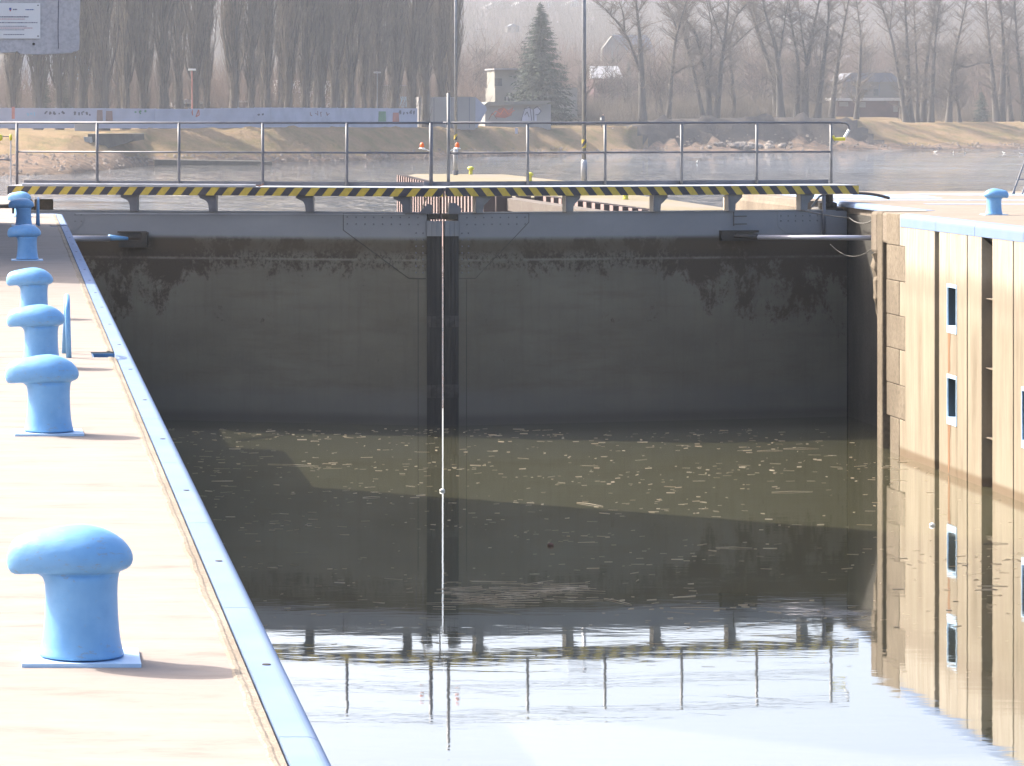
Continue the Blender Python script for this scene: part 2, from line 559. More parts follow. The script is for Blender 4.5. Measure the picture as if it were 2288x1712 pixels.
def lockwall_mat():
    """right wall: nearly white above the tide mark, tan stained below"""
    m, nt, bs = new_mat('lock_wall_concrete')
    n = N(nt)
    bs.inputs['Roughness'].default_value = 0.9
    bs.inputs['Specular IOR Level'].default_value = 0.2
    z = n.sep(n.coord((1, 1, 1)))[2]
    a = n.noise(n.coord((1, 1.6, 0.25)), 1.6, 7, 0.65)
    b = n.noise(n.coord((1, 7, 0.5)), 2.0, 6, 0.7)
    g = n.noise(n.coord((1, 1, 1)), 22, 4, 0.7)
    zz = n.math('ADD', z, n.math('MULTIPLY', n.math('SUBTRACT', a, 0.5), 0.5))
    hi = n.ramp(b, [(0.3, (0.37, 0.338, 0.285)), (0.72, (0.27, 0.24, 0.195))])
    lo = n.ramp(a, [(0.30, (0.275, 0.240, 0.185)), (0.52, (0.230, 0.196, 0.146)), (0.72, (0.155, 0.128, 0.092))])
    c = n.mix(n.mrange(zz, -1.55, -0.6, 0, 1), lo, hi)
    brn = n.math('MULTIPLY', n.mrange(zz, -1.35, -1.0, 0, 1), n.mrange(zz, -0.55, -0.9, 0, 1))
    c = n.mix(n.math('MULTIPLY', brn, 0.55), c, (0.18, 0.14, 0.10))
    c = n.mix(n.ramp(b, [(0.48, 0.0), (0.75, 0.5)]), c, (0.18, 0.145, 0.11))
    c = n.mix(n.ramp(g, [(0.5, 0.0), (0.85, 0.25)]), c, (0.2, 0.16, 0.12))
    c = n.mix(n.mrange(z, -3.58, -3.66, 0, 0.8), c, (0.13, 0.09, 0.055))
    nt.links.new(c, bs.inputs['Base Color'])
    n.bump(g, 0.3, 0.008, bs)
    return m


M['lockwall'] = lockwall_mat()
M['stone'] = concrete('brown_corner_stone', (0.192, 0.158, 0.117), (0.111, 0.089, 0.064), streak=0.5, bump=0.8, fine=14)
M['pile'] = simple('dark_rust_and_pile_shade', (0.027, 0.016, 0.016), (0.042, 0.024, 0.023), 2, (1, 1, .3), rough=0.8)  # rust darkened so pile pans and webs carry recess shade in their colour
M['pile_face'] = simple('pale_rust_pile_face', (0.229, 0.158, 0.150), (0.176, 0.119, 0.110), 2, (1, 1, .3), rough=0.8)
M['beam'] = concrete('weathered_wood_beam', (0.126, 0.111, 0.097), (0.095, 0.078, 0.069), streak=3, fine=10)


def jetty_mat():
    m, nt, bs = new_mat('jetty_top')
    n = N(nt)
    bs.inputs['Roughness'].default_value = 0.9
    a = n.noise(n.coord((0.5, 0.12, 1)), 1.0, 5, 0.6)
    b = n.noise(n.coord((3, 3, 1)), 2.0, 5, 0.7)
    c = n.ramp(a, [(0.40, (0.147, 0.127, 0.102)), (0.55, (0.138, 0.114, 0.061))])
    c = n.mix(n.ramp(b, [(0.4, 0.0), (0.8, 0.4)]), c, (0.22, 0.17, 0.09))
    nt.links.new(c, bs.inputs['Base Color'])
    return m


M['jetty'] = jetty_mat()


def water_mat(name, col, calm=True):
    m, nt, bs = new_mat(name)
    n = N(nt)
    bs.inputs['IOR'].default_value = 1.333
    bs.inputs['Specular IOR Level'].default_value = 0.5
    if calm:
        bs.inputs['Roughness'].default_value = 0.0
        bs.inputs['Base Color'].default_value = (*col, 1)
        a = n.noise(n.coord((0.55, 1.3, 1)), 1.5, 3, 0.5, 0.4)
        b = n.noise(n.coord((2.0, 6.0, 1)), 1.7, 3, 0.5)
        h = n.math('ADD', a, n.math('MULTIPLY', b, 0.15))
        n.bump(h, 1.0, 0.0013, bs)
        bs.inputs['Coat Weight'].default_value = 1.0
        bs.inputs['Coat IOR'].default_value = 1.35
        nt.links.new(bs.inputs['Normal'].links[0].from_socket, bs.inputs['Coat Normal'])
    else:
        bs.inputs['Roughness'].default_value = 0.03
        v1 = n.noise(n.coord((0.35, 0.55, 1)), 2.2, 5, 0.62)
        calmz = n.noise(n.coord((0.012, 0.02, 1), loc=(4, 2, 0)), 1.0, 3)
        amp = n.ramp(calmz, [(0.40, 0.25), (0.56, 1.0)])
        v2 = n.noise(n.coord((0.30, 0.13, 1)), 1.0, 4, 0.6, 0.5)
        sp = n.sep(n.coord((1, 1, 1)))
        wind = n.math('MULTIPLY', n.math('MULTIPLY', n.mrange(sp[0], 4, 20), n.mrange(sp[0], 95, 50)), n.math('MULTIPLY', n.mrange(sp[1], 120, 170), n.mrange(sp[1], 430, 330)))
        amp = n.math('ADD', n.math('MULTIPLY', amp, 0.8), n.math('MULTIPLY', wind, 1.6))
        b = n.math('MULTIPLY', n.math('ADD', v1, n.math('MULTIPLY', v2, 7.0)), amp)
        bs.inputs['Base Color'].default_value = (*col, 1)
        n.bump(b, 1.0, 0.30, bs)
    return m


M['water'] = water_mat('lock_water', (0.092, 0.090, 0.052), True)
M['river'] = water_mat('river_water', (0.034, 0.032, 0.027), False)


def bank_mat(name, cols, sc=0.25):
    m, nt, bs = new_mat(name)
    n = N(nt)
    bs.inputs['Roughness'].default_value = 1.0
    bs.inputs['Specular IOR Level'].default_value = 0.1
    a = n.noise(n.coord((1, 1, 2)), sc, 7, 0.68)
    b = n.noise(n.coord((1, 1, 1)), sc*9, 5, 0.7)
    c = n.ramp(a, [(0.35, cols[0]), (0.5, cols[1]), (0.64, cols[2])])
    c = n.mix(n.ramp(b, [(0.42, 0.0), (0.7, 0.5)]), c, cols[3])
    nt.links.new(c, bs.inputs['Base Color'])
    n.bump(b, 0.6, 0.4, bs)
    return m


M['grass'] = bank_mat('dry_grass_bank', [(0.229, 0.156, 0.092), (0.191, 0.136, 0.070), (0.129, 0.110, 0.045), (0.129, 0.085, 0.051)])
M['foreshore'] = bank_mat('stony_foreshore', [(0.259, 0.173, 0.122), (0.173, 0.122, 0.086), (0.086, 0.072, 0.058), (0.065, 0.054, 0.043)], 0.6)
M['dirt'] = bank_mat('grey_spoil_dirt', [(0.073, 0.063, 0.059), (0.059, 0.051, 0.047), (0.084, 0.068, 0.054), (0.037, 0.035, 0.032)], 0.4)
M['hill'] = bank_mat('wooded_hillside_floor', [(0.047, 0.036, 0.031), (0.057, 0.043, 0.036), (0.040, 0.034, 0.029), (0.029, 0.023, 0.021)], 0.03)

# ------------------------------------------------------------------ SETTING: water, terrain
lw = MB().quad((-3, -12, WZ), (18, -12, WZ), (18, 61.5, WZ), (-3, 61.5, WZ))
tag(lw.build('lock_water', M['water']), 'still murky water in the lock chamber', kind='structure')
rv = MB().quad((-500, 61.5, WZ), (1200, 61.5, WZ), (1200, 620, WZ), (-500, 620, WZ))
tag(rv.build('river', M['river']), 'rippled grey river beyond the gate', kind='structure')

# px, py shore, (py mid, d mid), (py crest, d crest)
PROF = [(-900, 402, 352, 20, 303, 40), (0, 393, 345, 20, 303, 40), (150, 389, 345, 18, 301, 38), (250, 380, 345, 14, 298, 34),
        (335, 369, 352, 4, 290, 17), (600, 365, 350, 3, 286, 16), (900, 355, 344, 3, 286, 16), (1200, 346, 339, 4, 286, 16),
        (1340, 344, 337, 4, 285, 18), (1400, 343, 335, 6, 283, 20), (1470, 340, 324, 12, 269, 22), (1600, 338, 318, 14, 266, 22),
        (1750, 337, 317, 14, 264, 22), (1900, 336, 318, 13, 268, 24), (1960, 335, 322, 10, 272, 28), (2040, 334, 324, 8, 276, 32),
        (2288, 331, 322, 8, 274, 34), (3200, 330, 320, 8, 272, 34)]


def prof(px):
    P = PROF
    if px <= P[0][0]: r = P[0]
    elif px >= P[-1][0]: r = P[-1]
    else:
        for a, b in zip(P, P[1:]):
            if a[0] <= px <= b[0]:
                t = (px-a[0])/(b[0]-a[0])
                r = [u+(w-u)*t for u, w in zip(a, b)]
                break
    _, ps, pm, dm, pc, dc = r
    Ys = dist(ps, WZ)
    zm = gz(pm, Ys+dm); zc = gz(pc, Ys+dc)
    return Ys, zm, dm, zc, dc


def hill_top(px):
    # skyline of the far hillside, photo y
    pts = [(-900, -30), (1000, -25), (1060, -2), (1110, -14), (1700, -20), (2150, -12), (2215, 34), (2300, 26), (2420, -20), (3200, -30)]
    for a, b in zip(pts, pts[1:]):
        if a[0] <= px <= b[0]:
            return a[1]+(b[1]-a[1])*(px-a[0])/(b[0]-a[0])
    return -30


def col_profile(px):
    Ys, zm, dm, zc, dc = prof(px)
    HZ = gz(hill_top(px), 1350)
    rows = [(Ys-25, -7.0), (Ys-1.0, -4.1), (Ys+0.5, -3.6), (Ys+dm*0.5, -3.75+(zm+3.75)*0.55), (Ys+dm, zm)]
    for t in (0.2, 0.4, 0.6, 0.8, 1.0):
        s = t*t*(3-2*t)*0.35+t*0.65
        rows.append((Ys+dm+(dc-dm)*t, zm+(zc-zm)*s))
    rows += [(Ys+dc+4, zc+0.05), (Ys+dc+30, zc+0.25), (Ys+dc+90, zc+0.6), (660, 1.6), (780, 5), (950, 17), (1150, 33), (1350, HZ), (1600, HZ-4), (2200, HZ-30)]
    return rows


def ground_z(X, Y):
    px = VX+X*F/Y
    rows = col_profile(px)
    for a, b in zip(rows, rows[1:]):
        if a[0] <= Y <= b[0]:
            return a[1]+(b[1]-a[1])*(Y-a[0])/(b[0]-a[0])
    return rows[-1][1]


def fy(px):
    return float(np.interp(px, [-900, 330, 600, 940, 1250], [372, 379, 391, 433, 474]))


def build_terrain():
    cols = list(np.arange(-880, 3180, 12.0))
    V = []; nr = len(col_profile(0)); Fq = []; mi = []
    for i, px in enumerate(cols):
        for j, (Y, z) in enumerate(col_profile(px)):
            if 2 <= j <= 9:
                mound = 1.0 if 1400 < px < 1940 else 0.25
                amp = 1.1*mound if j >= 4 else 0.22
                z += (math.sin(px*0.061+j*1.3)+math.sin(px*0.137+j*2.1)*0.6+R.uniform(-1, 1)*0.8)*amp*0.5
            V.append((gx(px, Y), Y, z))
    for i in range(len(cols)-1):
        for j in range(nr-1):
            Fq.append((i*nr+j, (i+1)*nr+j, (i+1)*nr+j+1, i*nr+j+1))
            px = cols[i]
            fore = 4
            if j < fore: k = 1
            elif j < 14:
                edge = 1378+ (9-j)*12
                k = 2 if (edge < px < 1880+(9-j)*18) else 0
            else: k = 3
            mi.append(k)
    me = np_mesh('far_bank', np.array(V), np.array(Fq))
    for k in ('grass', 'foreshore', 'dirt', 'hill'): me.materials.append(M[k])
    me.polygons.foreach_set('material_index', np.array(mi, dtype=np.int32))
    me.update()
    tag(link('river_bank', me, None), 'dry grass bank and hillside across the river', kind='structure')


build_terrain()

# ------------------------------------------------------------------ LEFT QUAY
QX = 0.84          # chamber edge of left wall
EX = 0.72          # inner edge of coping
MX = 0.665         # inner edge of mortar strip
quay = empty('quay', (0, 0, 0)); tag(quay, 'pale brushed concrete quay on the left of the lock', kind='structure')
slabs = [(-6, 23.12), (23.68, 34.73), (34.76, 46.1), (46.13, 50.15), (50.65, 56.4)]
for y0, y1 in slabs:
    MB().box(-6, EX-.006, y0, y1, -0.5, 0).build('concrete_slab', M['quay'], quay, bevel=0.008)
for y0, y1 in [(23.14, 23.66), (50.17, 50.63)]:
    MB().box(-6, 0.55, y0, y1, -0.5, -0.001).build('concrete_slab', M['quay'], quay)
MB().box(-6, -0.02, 56.42, 69, -0.5, 0.0).build('concrete_slab', M['quay'], quay, bevel=0.01)
# ragged pale mortar strip
def ragged_strip(y0, y1):
    mb = MB(); st = 0.06
    n = int((y1-y0)/st)
    ys = [y0+(y1-y0)*i/n for i in range(n+1)]
    w = 0.0
    for i, y in enumerate(ys):
        w = w*.8+R.uniform(-.004, .004)
        mb.v += [(MX-0.004+w, y, 0.0006), (MX+0.005+w, y, 0.0045+R.uniform(-.001, .001)), (MX+0.018+w*.6, y, 0.004),
                 (MX+0.026+w*.5, y, 0.001), (EX-0.010, y, R.uniform(-.0005, .0015)), (EX+0.002, y, -0.02)]
        if i:
            b = (i-1)*6
            for k in range(5): mb.f.append((b+k, b+6+k, b+7+k, b+k+1))
    return mb
for y0, y1 in [(-5.9, 23.12), (23.68, 50.15), (50.65, 56.2)]:
    tag(ragged_strip(y0, y1).build('mortar_strip', M['mortar'], quay), 'ragged pale mortar joint behind the blue coping')

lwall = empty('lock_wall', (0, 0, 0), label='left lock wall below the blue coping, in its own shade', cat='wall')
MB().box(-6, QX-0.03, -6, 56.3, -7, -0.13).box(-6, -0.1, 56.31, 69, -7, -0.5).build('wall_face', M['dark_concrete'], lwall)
r = 0.12
def coping_mesh(y0, y1):
    mb = MB(); pts = []
    pts.append((EX, 0.004))
    for k in range(9):
        a = math.pi/2*k/8
        pts.append((QX-0.045+0.045*math.sin(a), 0.004-0.045+0.045*math.cos(a)))
    pts.append((QX, -0.26)); pts.append((QX-0.02, -0.26)); pts.append((EX, -0.1))
    mb.prism(pts[::-1], 'y', y0, y1)
    return mb
edges = [-5.0]
y = 9.2 - 2.4*5
ys_e = []
while y < 56: ys_e.append(y); y += 2.36
cop_ranges = []
for a, b in zip(ys_e, ys_e[1:]+[56.2]):
    for n0, n1 in [(23.14, 23.66), (50.17, 50.63)]:
        if a < n0 and b > n1:
            cop_ranges += [(a, n0), (n1, b)]; break
    else: cop_ranges.append((a, b))
hole = MB().lathe([(0.014, 0), (0.013, 0.003)], 10)
hole_me = hole.mesh('bolt_hole'); hole_me.materials.append(M['dark'])
for a, b in cop_ranges:
    if b-a < 0.1: continue
    o = coping_mesh(a+0.003, b-0.003).build('coping_plate', M['coping'], lwall)
    if b > 3:
        h = link('bolt', hole_me, None, o, (EX+0.055, (a+b)/2, 0.004))
# corner piece turning left at the gate recess
mb = MB()
for k, (yy, xx) in enumerate([(56.2, QX), (56.45, QX-0.05), (56.6, QX-0.2), (56.65, QX-0.5)]): pass
mb.tube([(QX-0.085, 56.19, -0.08), (QX-0.09, 56.32, -0.08), (QX-0.17, 56.42, -0.08), (QX-0.35, 56.45, -0.08), (-0.2, 56.45, -0.08)], 0.086, 12)
mb.build('coping_plate', M['coping'], lwall, smooth=True)
# ladder pockets
for (n0, n1) in [(23.14, 23.66), (50.17, 50.63)]:
    lad = empty('lock_ladder', (0, n0, 0), label=('blue ladder recess with hoop handle beside the third nearest bollard' if n0 < 30 else
                'blue ladder recess with hoop handle beside the shaded bollard'), cat='ladder', group='ladders let into the left lock wall')
    d = n1-n0
    MB().box(0.552, 0.565, 0, d, -3.9, -0.012).box(0.566, QX-0.01, 0.001, 0.012, -3.9, -0.012).box(0.566, QX-0.01, d-0.012, d-0.001, -3.9, -0.012).build('steel_liner', M['blue_dark'], lad)
    for k in range(12):
        MB().tube([(0.72, 0.012, -0.15-k*0.3), (0.72, d-0.012, -0.15-k*0.3)], 0.014, 8).build('rung', M['blue_dark'], lad)
    hy = -0.12 if n0 < 30 else 0.2
    hp = []
    for k in range(9):
        a = math.pi*k/8
        hp.append((0.375+0.0*k, hy+0.28-0.22*math.cos(a), 0.33+0.085*math.sin(a)))
    MB().tube([(0.385, hy+0.06, 0.0)]+hp+[(0.36, hy+0.5, 0.0)], 0.019, 12).build('hoop_handle', M['blue'], lad, smooth=True)

# bollards
def ring(f, z, blend=0.0, rn=0.112, n=28, squash=0.0):
    pts = []
    for k in range(n):
        a = 2*math.pi*k/n
        ax = 0.163 if math.cos(a) > 0 else 0.236
        ox = ax*math.copysign(abs(math.cos(a))**1.0, math.cos(a))*f
        by = 0.128*(1-0.30*max(0, -math.cos(a))**2)
        oy = by*math.sin(a)*f
        cx, cy = rn*math.cos(a), rn*math.sin(a)
        zz = z - squash*max(0, -math.cos(a))**2*0.02
        pts.append((cx+(ox-cx)*(1-blend), cy+(oy-cy)*(1-blend), zz))
    return pts
def bollard_mesh():
    rg = [ring(0.04, .420), ring(0.3, .414), ring(0.55, .400), ring(0.78, .376, squash=-.7), ring(0.93, .350, squash=-1.1), ring(1.0, .322, squash=.0),
          ring(.985, .300, squash=1.0), ring(.90, .284, squash=1.2), ring(.72, .276), ring(1, .268, .86), ring(1, .245, 1), ring(1, .17, 1, .113),
          ring(1, .10, 1, .117), ring(1, .05, 1, .124), ring(1, .022, 1, .131), ring(1, .012, 1, .145)]
    mb = MB().rings(rg[::-1])
    me = mb.mesh('bollard_body'); me.shade_smooth()
    return me
bm = bollard_mesh(); bm.materials.append(M['bollard'])
bpl = MB().box(-0.185, 0.18, -0.15, 0.15, 0.0, 0.012).mesh('base_plate'); bpl.materials.append(M['plate_edge'])
bsp = [(182, 10.3, 'nearest blue mooring bollard on the left quay, its shadow falling right'),
       (109, 17.6, 'blue mooring bollard second from the front on the left quay'),
       (92, 22.25, 'blue mooring bollard directly beside the near hoop handle'),
       (76, 27.6, 'blue mooring bollard standing just behind the near hoop handle'),
       (61, 38.5, 'small blue bollard at the near edge of the shadow band'),
       (53, 50.45, 'dark blue bollard standing in the shadow band beside the far hoop'),
       (48, 54.9, 'farthest sunlit blue bollard, just behind the shaded one')]
proto = None
for px, Y, lab in bsp:
    X = gx(px, Y)
    if proto is None:
        proto = empty('mooring_bollard', (X, Y, 0), label=lab, cat='bollard', group='blue mooring bollards on the quays')
        b_ = link('body', bm, None, proto)
        md = b_.modifiers.new('sub', 'SUBSURF'); md.levels = 1; md.render_levels = 1
        link('base_plate', bpl, None, proto)
    else:
        copy_tree(proto, (X, Y, 0), R.uniform(-.05, .05), label=lab)

# ------------------------------------------------------------------ RIGHT WALL AND QUAY
RZ = 0.10
RX = 14.15
rq = empty('right_quay', (0, 0, 0)); tag(rq, 'concrete quay on the right of the lock with worn blue lines', kind='structure')
MB().box(RX+0.20, 60, -6, 54.4, -0.4, RZ).build('concrete_slab', M['quay_right'], rq)
MB().box(RX+0.95, 60, 54.42, 68.8, -0.4, RZ).build('concrete_slab', M['quay_right'], rq)
MB().box(RX+0.05, RX+0.94, 54.42, 54.86, -0.4, RZ+0.002).build('concrete_slab', M['tan_concrete'], rq, bevel=0.05)
MB().box(14.62, RX+0.94, 61.2, 67.3, -0.6, RZ-0.002).build('concrete_slab', M['quay_right'], rq)
def line_strip(name, pts, z=RZ):
    b = MB(); b.v = [(x, y, z+0.004) for x, y in pts]; b.f = [tuple(range(len(pts)))]
    return b.build(name, M['blue_line'], rq)
line_strip('painted_line', [(15.3, 61.6), (40, 61.0), (40, 61.7), (15.3, 62.1)])
line_strip('painted_line', [(16.2, 58.8), (40, 58.0), (40, 58.7), (16.2, 59.2)])
line_strip('painted_line', [(18.6, 65.4), (40, 64.6), (40, 66.6), (17.8, 66.6)])
line_strip('painted_line', [(15.12, 62.9), (17.6, 62.9), (17.9, 65.6), (15.12, 65.6)])

rw = empty('lock_wall', (0, 0, 0), label='sunlit right lock wall with grooves and blue recesses', cat='wall')
WB = -6.5
def wall_piece(name, y0, y1, z0=WB, z1=RZ-0.17, x0=RX, m='lockwall', bev=0.012, depth=0.8, lab=None):
    o = MB().box(x0, x0+depth, y0, y1, z0, z1).build(name, M[m], rw, bevel=bev)
    if lab: o['label'] = lab
    return o
# backing behind the grooves
MB().box(RX+0.82, 60, -6, 54.3, -7, -0.42).build('wall_core', M['dark_concrete'], rw)
Yp = lambda px: RX*F/(px-VX)
def zat(py, Y): return gz(py, Y)
# far corner column + slot + stones
wall_piece('corner_column', Yp(1971), 54.45, z1=RZ, m='stone', bev=0.03)
MB().box(RX+0.28, RX+0.8, Yp(1981)+.004, Yp(1971)-.004, WB, RZ-0.02).build('slot_back', M['dark'], rw)
wall_piece('corner_column', 54.46, 54.86, z0=zat(565, 54.6), z1=RZ-.004, m='tan_concrete', bev=0.05, x0=RX+0.0)
wall_piece('corner_column', 54.46, 57.5, z1=zat(568, 54.6)-0.02, x0=RX+0.86, m='dark_concrete', depth=0.3)
jz = [RZ] + [zat(p, 53.3) for p in (548, 627, 704, 779, 858, 933)] + [WB]
for i in range(7):
    wpx = 2009 if i % 2 == 0 else 2022
    y1 = Yp(1981)
    zb = jz[i+1]+0.004 if i < 6 else WB
    if i == 6: y1 = Yp(1989)
    o = MB().box(RX+R.uniform(-.006, .006), RX+0.8, Yp(wpx), y1, zb, jz[i]-0.006).build('stone_block', M['stone'], rw, bevel=0.008)
    if wpx == 2009:
        MB().box(RX+0.004, RX+0.8, Yp(2022)+.002, Yp(2009)-.004, zb-0.004, jz[i]-0.008).build('stone_block', M['lockwall'], rw, bevel=0.01)
MB().box(RX+0.3, RX+0.8, Yp(1989)+.003, Yp(1981)-.003, WB, jz[6]).build('slot_back', M['dark'], rw)
wall_piece('wall_panel', Yp(2088), Yp(2022)-0.002)
MB().box(RX+0.22, RX+0.8, Yp(2098)+.003, Yp(2088)-.003, WB, RZ-.2).build('groove_back', M['stone'], rw)
# panel with the mooring recesses
ya, yb = Yp(2160), Yp(2098)
wy0, wy1 = Yp(2138), Yp(2117)
zw = [(zat(635, 50.1), zat(745, 50.1)), (zat(838, 50.1), zat(950, 50.1))]
wall_piece('wall_panel', wy1+.001, yb)
wall_piece('wall_panel', ya, wy0-.001)
seg = [RZ-.17]+[v for t in zw for v in t]+[WB]
for i in range(0, len(seg), 2):
    MB().box(RX-0.0, RX+0.8, wy0, wy1, seg[i+1], seg[i]).build('wall_panel', M['lockwall'], rw)
def recess(y0, y1, zt, zb):
    fr = MB(); d = 0.34; w = 0.022
    fr.box(RX-0.010, RX+.012, y0+.001, y0+w, zb, zt).box(RX-0.010, RX+.012, y1-w, y1-.001, zb, zt)
    fr.box(RX-0.010, RX+.012, y0+w, y1-w, zt-0.055, zt-.001).box(RX-0.010, RX+d, y0+w, y1-w, zb+.001, zb+0.11)
    o = fr.build('mooring_recess', M['plate_edge'], rw)
    k = MB()
    k.box(RX+.013, RX+d, y0+.002, y0+w, zb+.002, zt-.002).box(RX+.013, RX+d, y1-w, y1-.002, zb+.002, zt-.002)
    k.box(RX+.013, RX+d, y0+w+.001, y1-w-.001, zt-0.055, zt-.003).box(RX+d+.001, RX+d+.02, y0+.002, y1-.002, zb+.002, zt-.003)
    k.build('recess_lining', M['recess_dark'], o)
    MB().tube([(RX+0.12, (y0+y1)/2, zb+0.11), (RX+0.12, (y0+y1)/2, zb+0.24), (RX+0.09, (y0+y1)/2, zb+0.26)], [0.05, 0.045, 0.06], 10).build('mooring_pin', M['plate_edge'], o, smooth=True)
for zt, zb in zw: recess(wy0, wy1, zt, zb)
rs = simple('rust_run', (0.16, 0.075, 0.03), (0.22, 0.12, 0.06), 2, (1, 3, .4), rough=.9)
for (zt, zb), zn in zip(zw[:2], (zw[1][0], WZ)):
    b = MB(); z0 = zb-0.01; y0 = wy1-0.03
    b.v = [(RX-0.004, y0, z0), (RX-0.004, y0-0.15, z0), (RX-0.004, y0-0.10, z0-0.25), (RX-0.004, y0-0.12, z0-0.55), (RX-0.004, y0-.06, max(zn, z0-1.2)+0.02), (RX-0.004, y0-.01, max(zn, z0-1.2)+.02)]
    b.f = [(0, 1, 2, 3, 4, 5)]
    b.build('rust_stain', rs, rw)
# joint strip, panel, ladder groove, further panels
MB().box(RX+0.03, RX+0.8, Yp(2162), Yp(2160)-.001, WB, RZ-.2).build('joint_fill', M['stone'], rw)
g0, g1 = Yp(2217), Yp(2193)
wall_piece('wall_panel', g1, Yp(2162)-.001)
MB().prism([(RX+0.45, WB), (RX+0.8, WB), (RX+0.8, RZ-0.2), (RX, RZ-0.2), (RX, zat(520, 48.3)), (RX+0.45, zat(520, 48.3)-0.45)], 'y', g0, g1-.002).build('groove_back', M['stone'], rw)
for k in range(3):
    MB().box(RX+0.06, RX+0.45, g0+.002, g1-.004, zat(668+k*156, 48.3)-0.015, zat(668+k*156, 48.3)).build('groove_step', M['tan_concrete'], rw)
wall_piece('wall_panel', Yp(2263), g0-.001)
MB().box(RX+0.025, RX+0.8, Yp(2265), Yp(2263)-.001, WB, RZ-.2).build('joint_fill', M['stone'], rw)
yy = Yp(2265)-.001
wall_piece('wall_panel', 46.62, yy)
for i, zz in enumerate([(RZ-.17, zat(868, 46.3)), (zat(1005, 46.3), WB)]):
    MB().box(RX, RX+0.8, 46.12, 46.62-.001, zz[1], zz[0]).build('wall_panel', M['lockwall'], rw)
recess(46.12, 46.619, zat(868, 46.3), zat(1005, 46.3))
yy = 46.119
while yy > 0:
    wall_piece('wall_panel', yy-5.9, yy-.002)
    yy -= 6
# coping of the right wall (rounded blue steel)
def rcoping(y0, y1, x0=RX, zt=RZ, drop=0.2):
    pts = []
    for k in range(7):
        a = math.pi/2*k/6
        pts.append((x0+0.08-0.08*math.sin(a)-0.006, zt+0.004-0.08+0.08*math.cos(a)))
    pts.append((x0-0.006, zt-drop)); pts.append((x0+0.15, zt-drop)); pts.append((x0+0.205, zt+0.004))
    return MB().prism(pts, 'y', y0, y1)
yy = 53.0
rc = [(48.9, 50.95), (50.96, Yp(2012)), ]
for a, b in rc: rcoping(a, b).build('coping_plate', M['coping'], rw)
y = 48.89
while y > 2:
    rcoping(y-2.35, y-.004).build('coping_plate', M['coping'], rw); y -= 2.36
MB().box(RX+0.01, RX+0.198, Yp(2012)+.003, 54.4, -0.4, RZ).build('stone_block', M['tan_concrete'], rw, bevel=0.04)
# broken concrete corner
def jag(name, pts3, m, parent):
    mb = MB(); rings_ = []
    for (cx, cy, cz, rx, ry) in pts3:
        rings_.append([(cx+rx*math.cos(2*math.pi*k/7)*R.uniform(.75, 1.2), cy+ry*math.sin(2*math.pi*k/7)*R.uniform(.75, 1.2), cz+R.uniform(-.05, .05)) for k in range(7)])
    mb.rings(rings_[::-1])
    return mb.build(name, m, parent)
br_ = []
for i_ in range(15):
    t_ = i_/14
    py_ = 566+236*t_
    wd = (.17*(1-t_)**.6+.02)*R.uniform(.7, 1.25)
    br_.append((14.36+.08*t_+R.uniform(-.02, .02), 55.1, zat(py_, 55), wd*.8, .2*(1-t_*.6)))
jag('broken_concrete', br_, M['stone'], rw)
# recess wall behind the opened leaf position, and downstream head
MB().box(RX+0.9, RX+1.4, 54.9, 61.1, -7, RZ-0.2).build('recess_wall', M['dark_concrete'], rw)
rcoping(54.9, 61.1, RX+0.88, RZ, 0.085).build('coping_plate', M['coping'], rw)
MB().box(14.62, 16, 61.2, 67.3, -7, RZ-0.62).build('recess_wall', M['tan_concrete'], rw)
MB().box(14.86, 15.6, 59.9, 61.15, -7, -0.25).build('heel_pier', M['dark_concrete'], rw)
hb = MB().box(14.6, 15.09, 61.25, 67.32, -1.5, RZ+0.004).build('stone_block', M['tan_concrete'], rw, bevel=0.14)

# bollard on right quay (arm to the right)
copy_tree(proto, (gx(2221, 52.6), 52.6, RZ), math.pi, label='lone blue mooring bollard on the right quay', group='blue mooring bollards on the quays')
# tripod rails at right edge
tp = empty('handrail', (gx(2262, 66), 66, RZ), label='thin dark slanting handrail at the right edge of the far quay', cat='handrail')
MB().tube([(0, 0, 0), (.31, 0, .83)], 0.018, 8).tube([(.04, 0, 0), (.045, 0, .17)], 0.012, 6).build('rail', M['grey_steel'], tp)
MB().tube([(.22, .1, 0), (.53, .1, .83)], 0.018, 8).tube([(.1, .1, .3), (.34, .1, .3)], 0.012, 6).build('rail', M['grey_steel'], tp)

# ------------------------------------------------------------------ LOCK GATE
HL = Vector((0.2, 59.8, 0)); HR = Vector((14.80, 59.8, 0)); MT = Vector((7.5, 58.0, 0))
DECK = gz(419.5, 58.0)         # walkway top
FB = gz(439.5, 58.0)           # underside of the striped fascia
PT = gz(478, 58.0)             # top of the gate plate


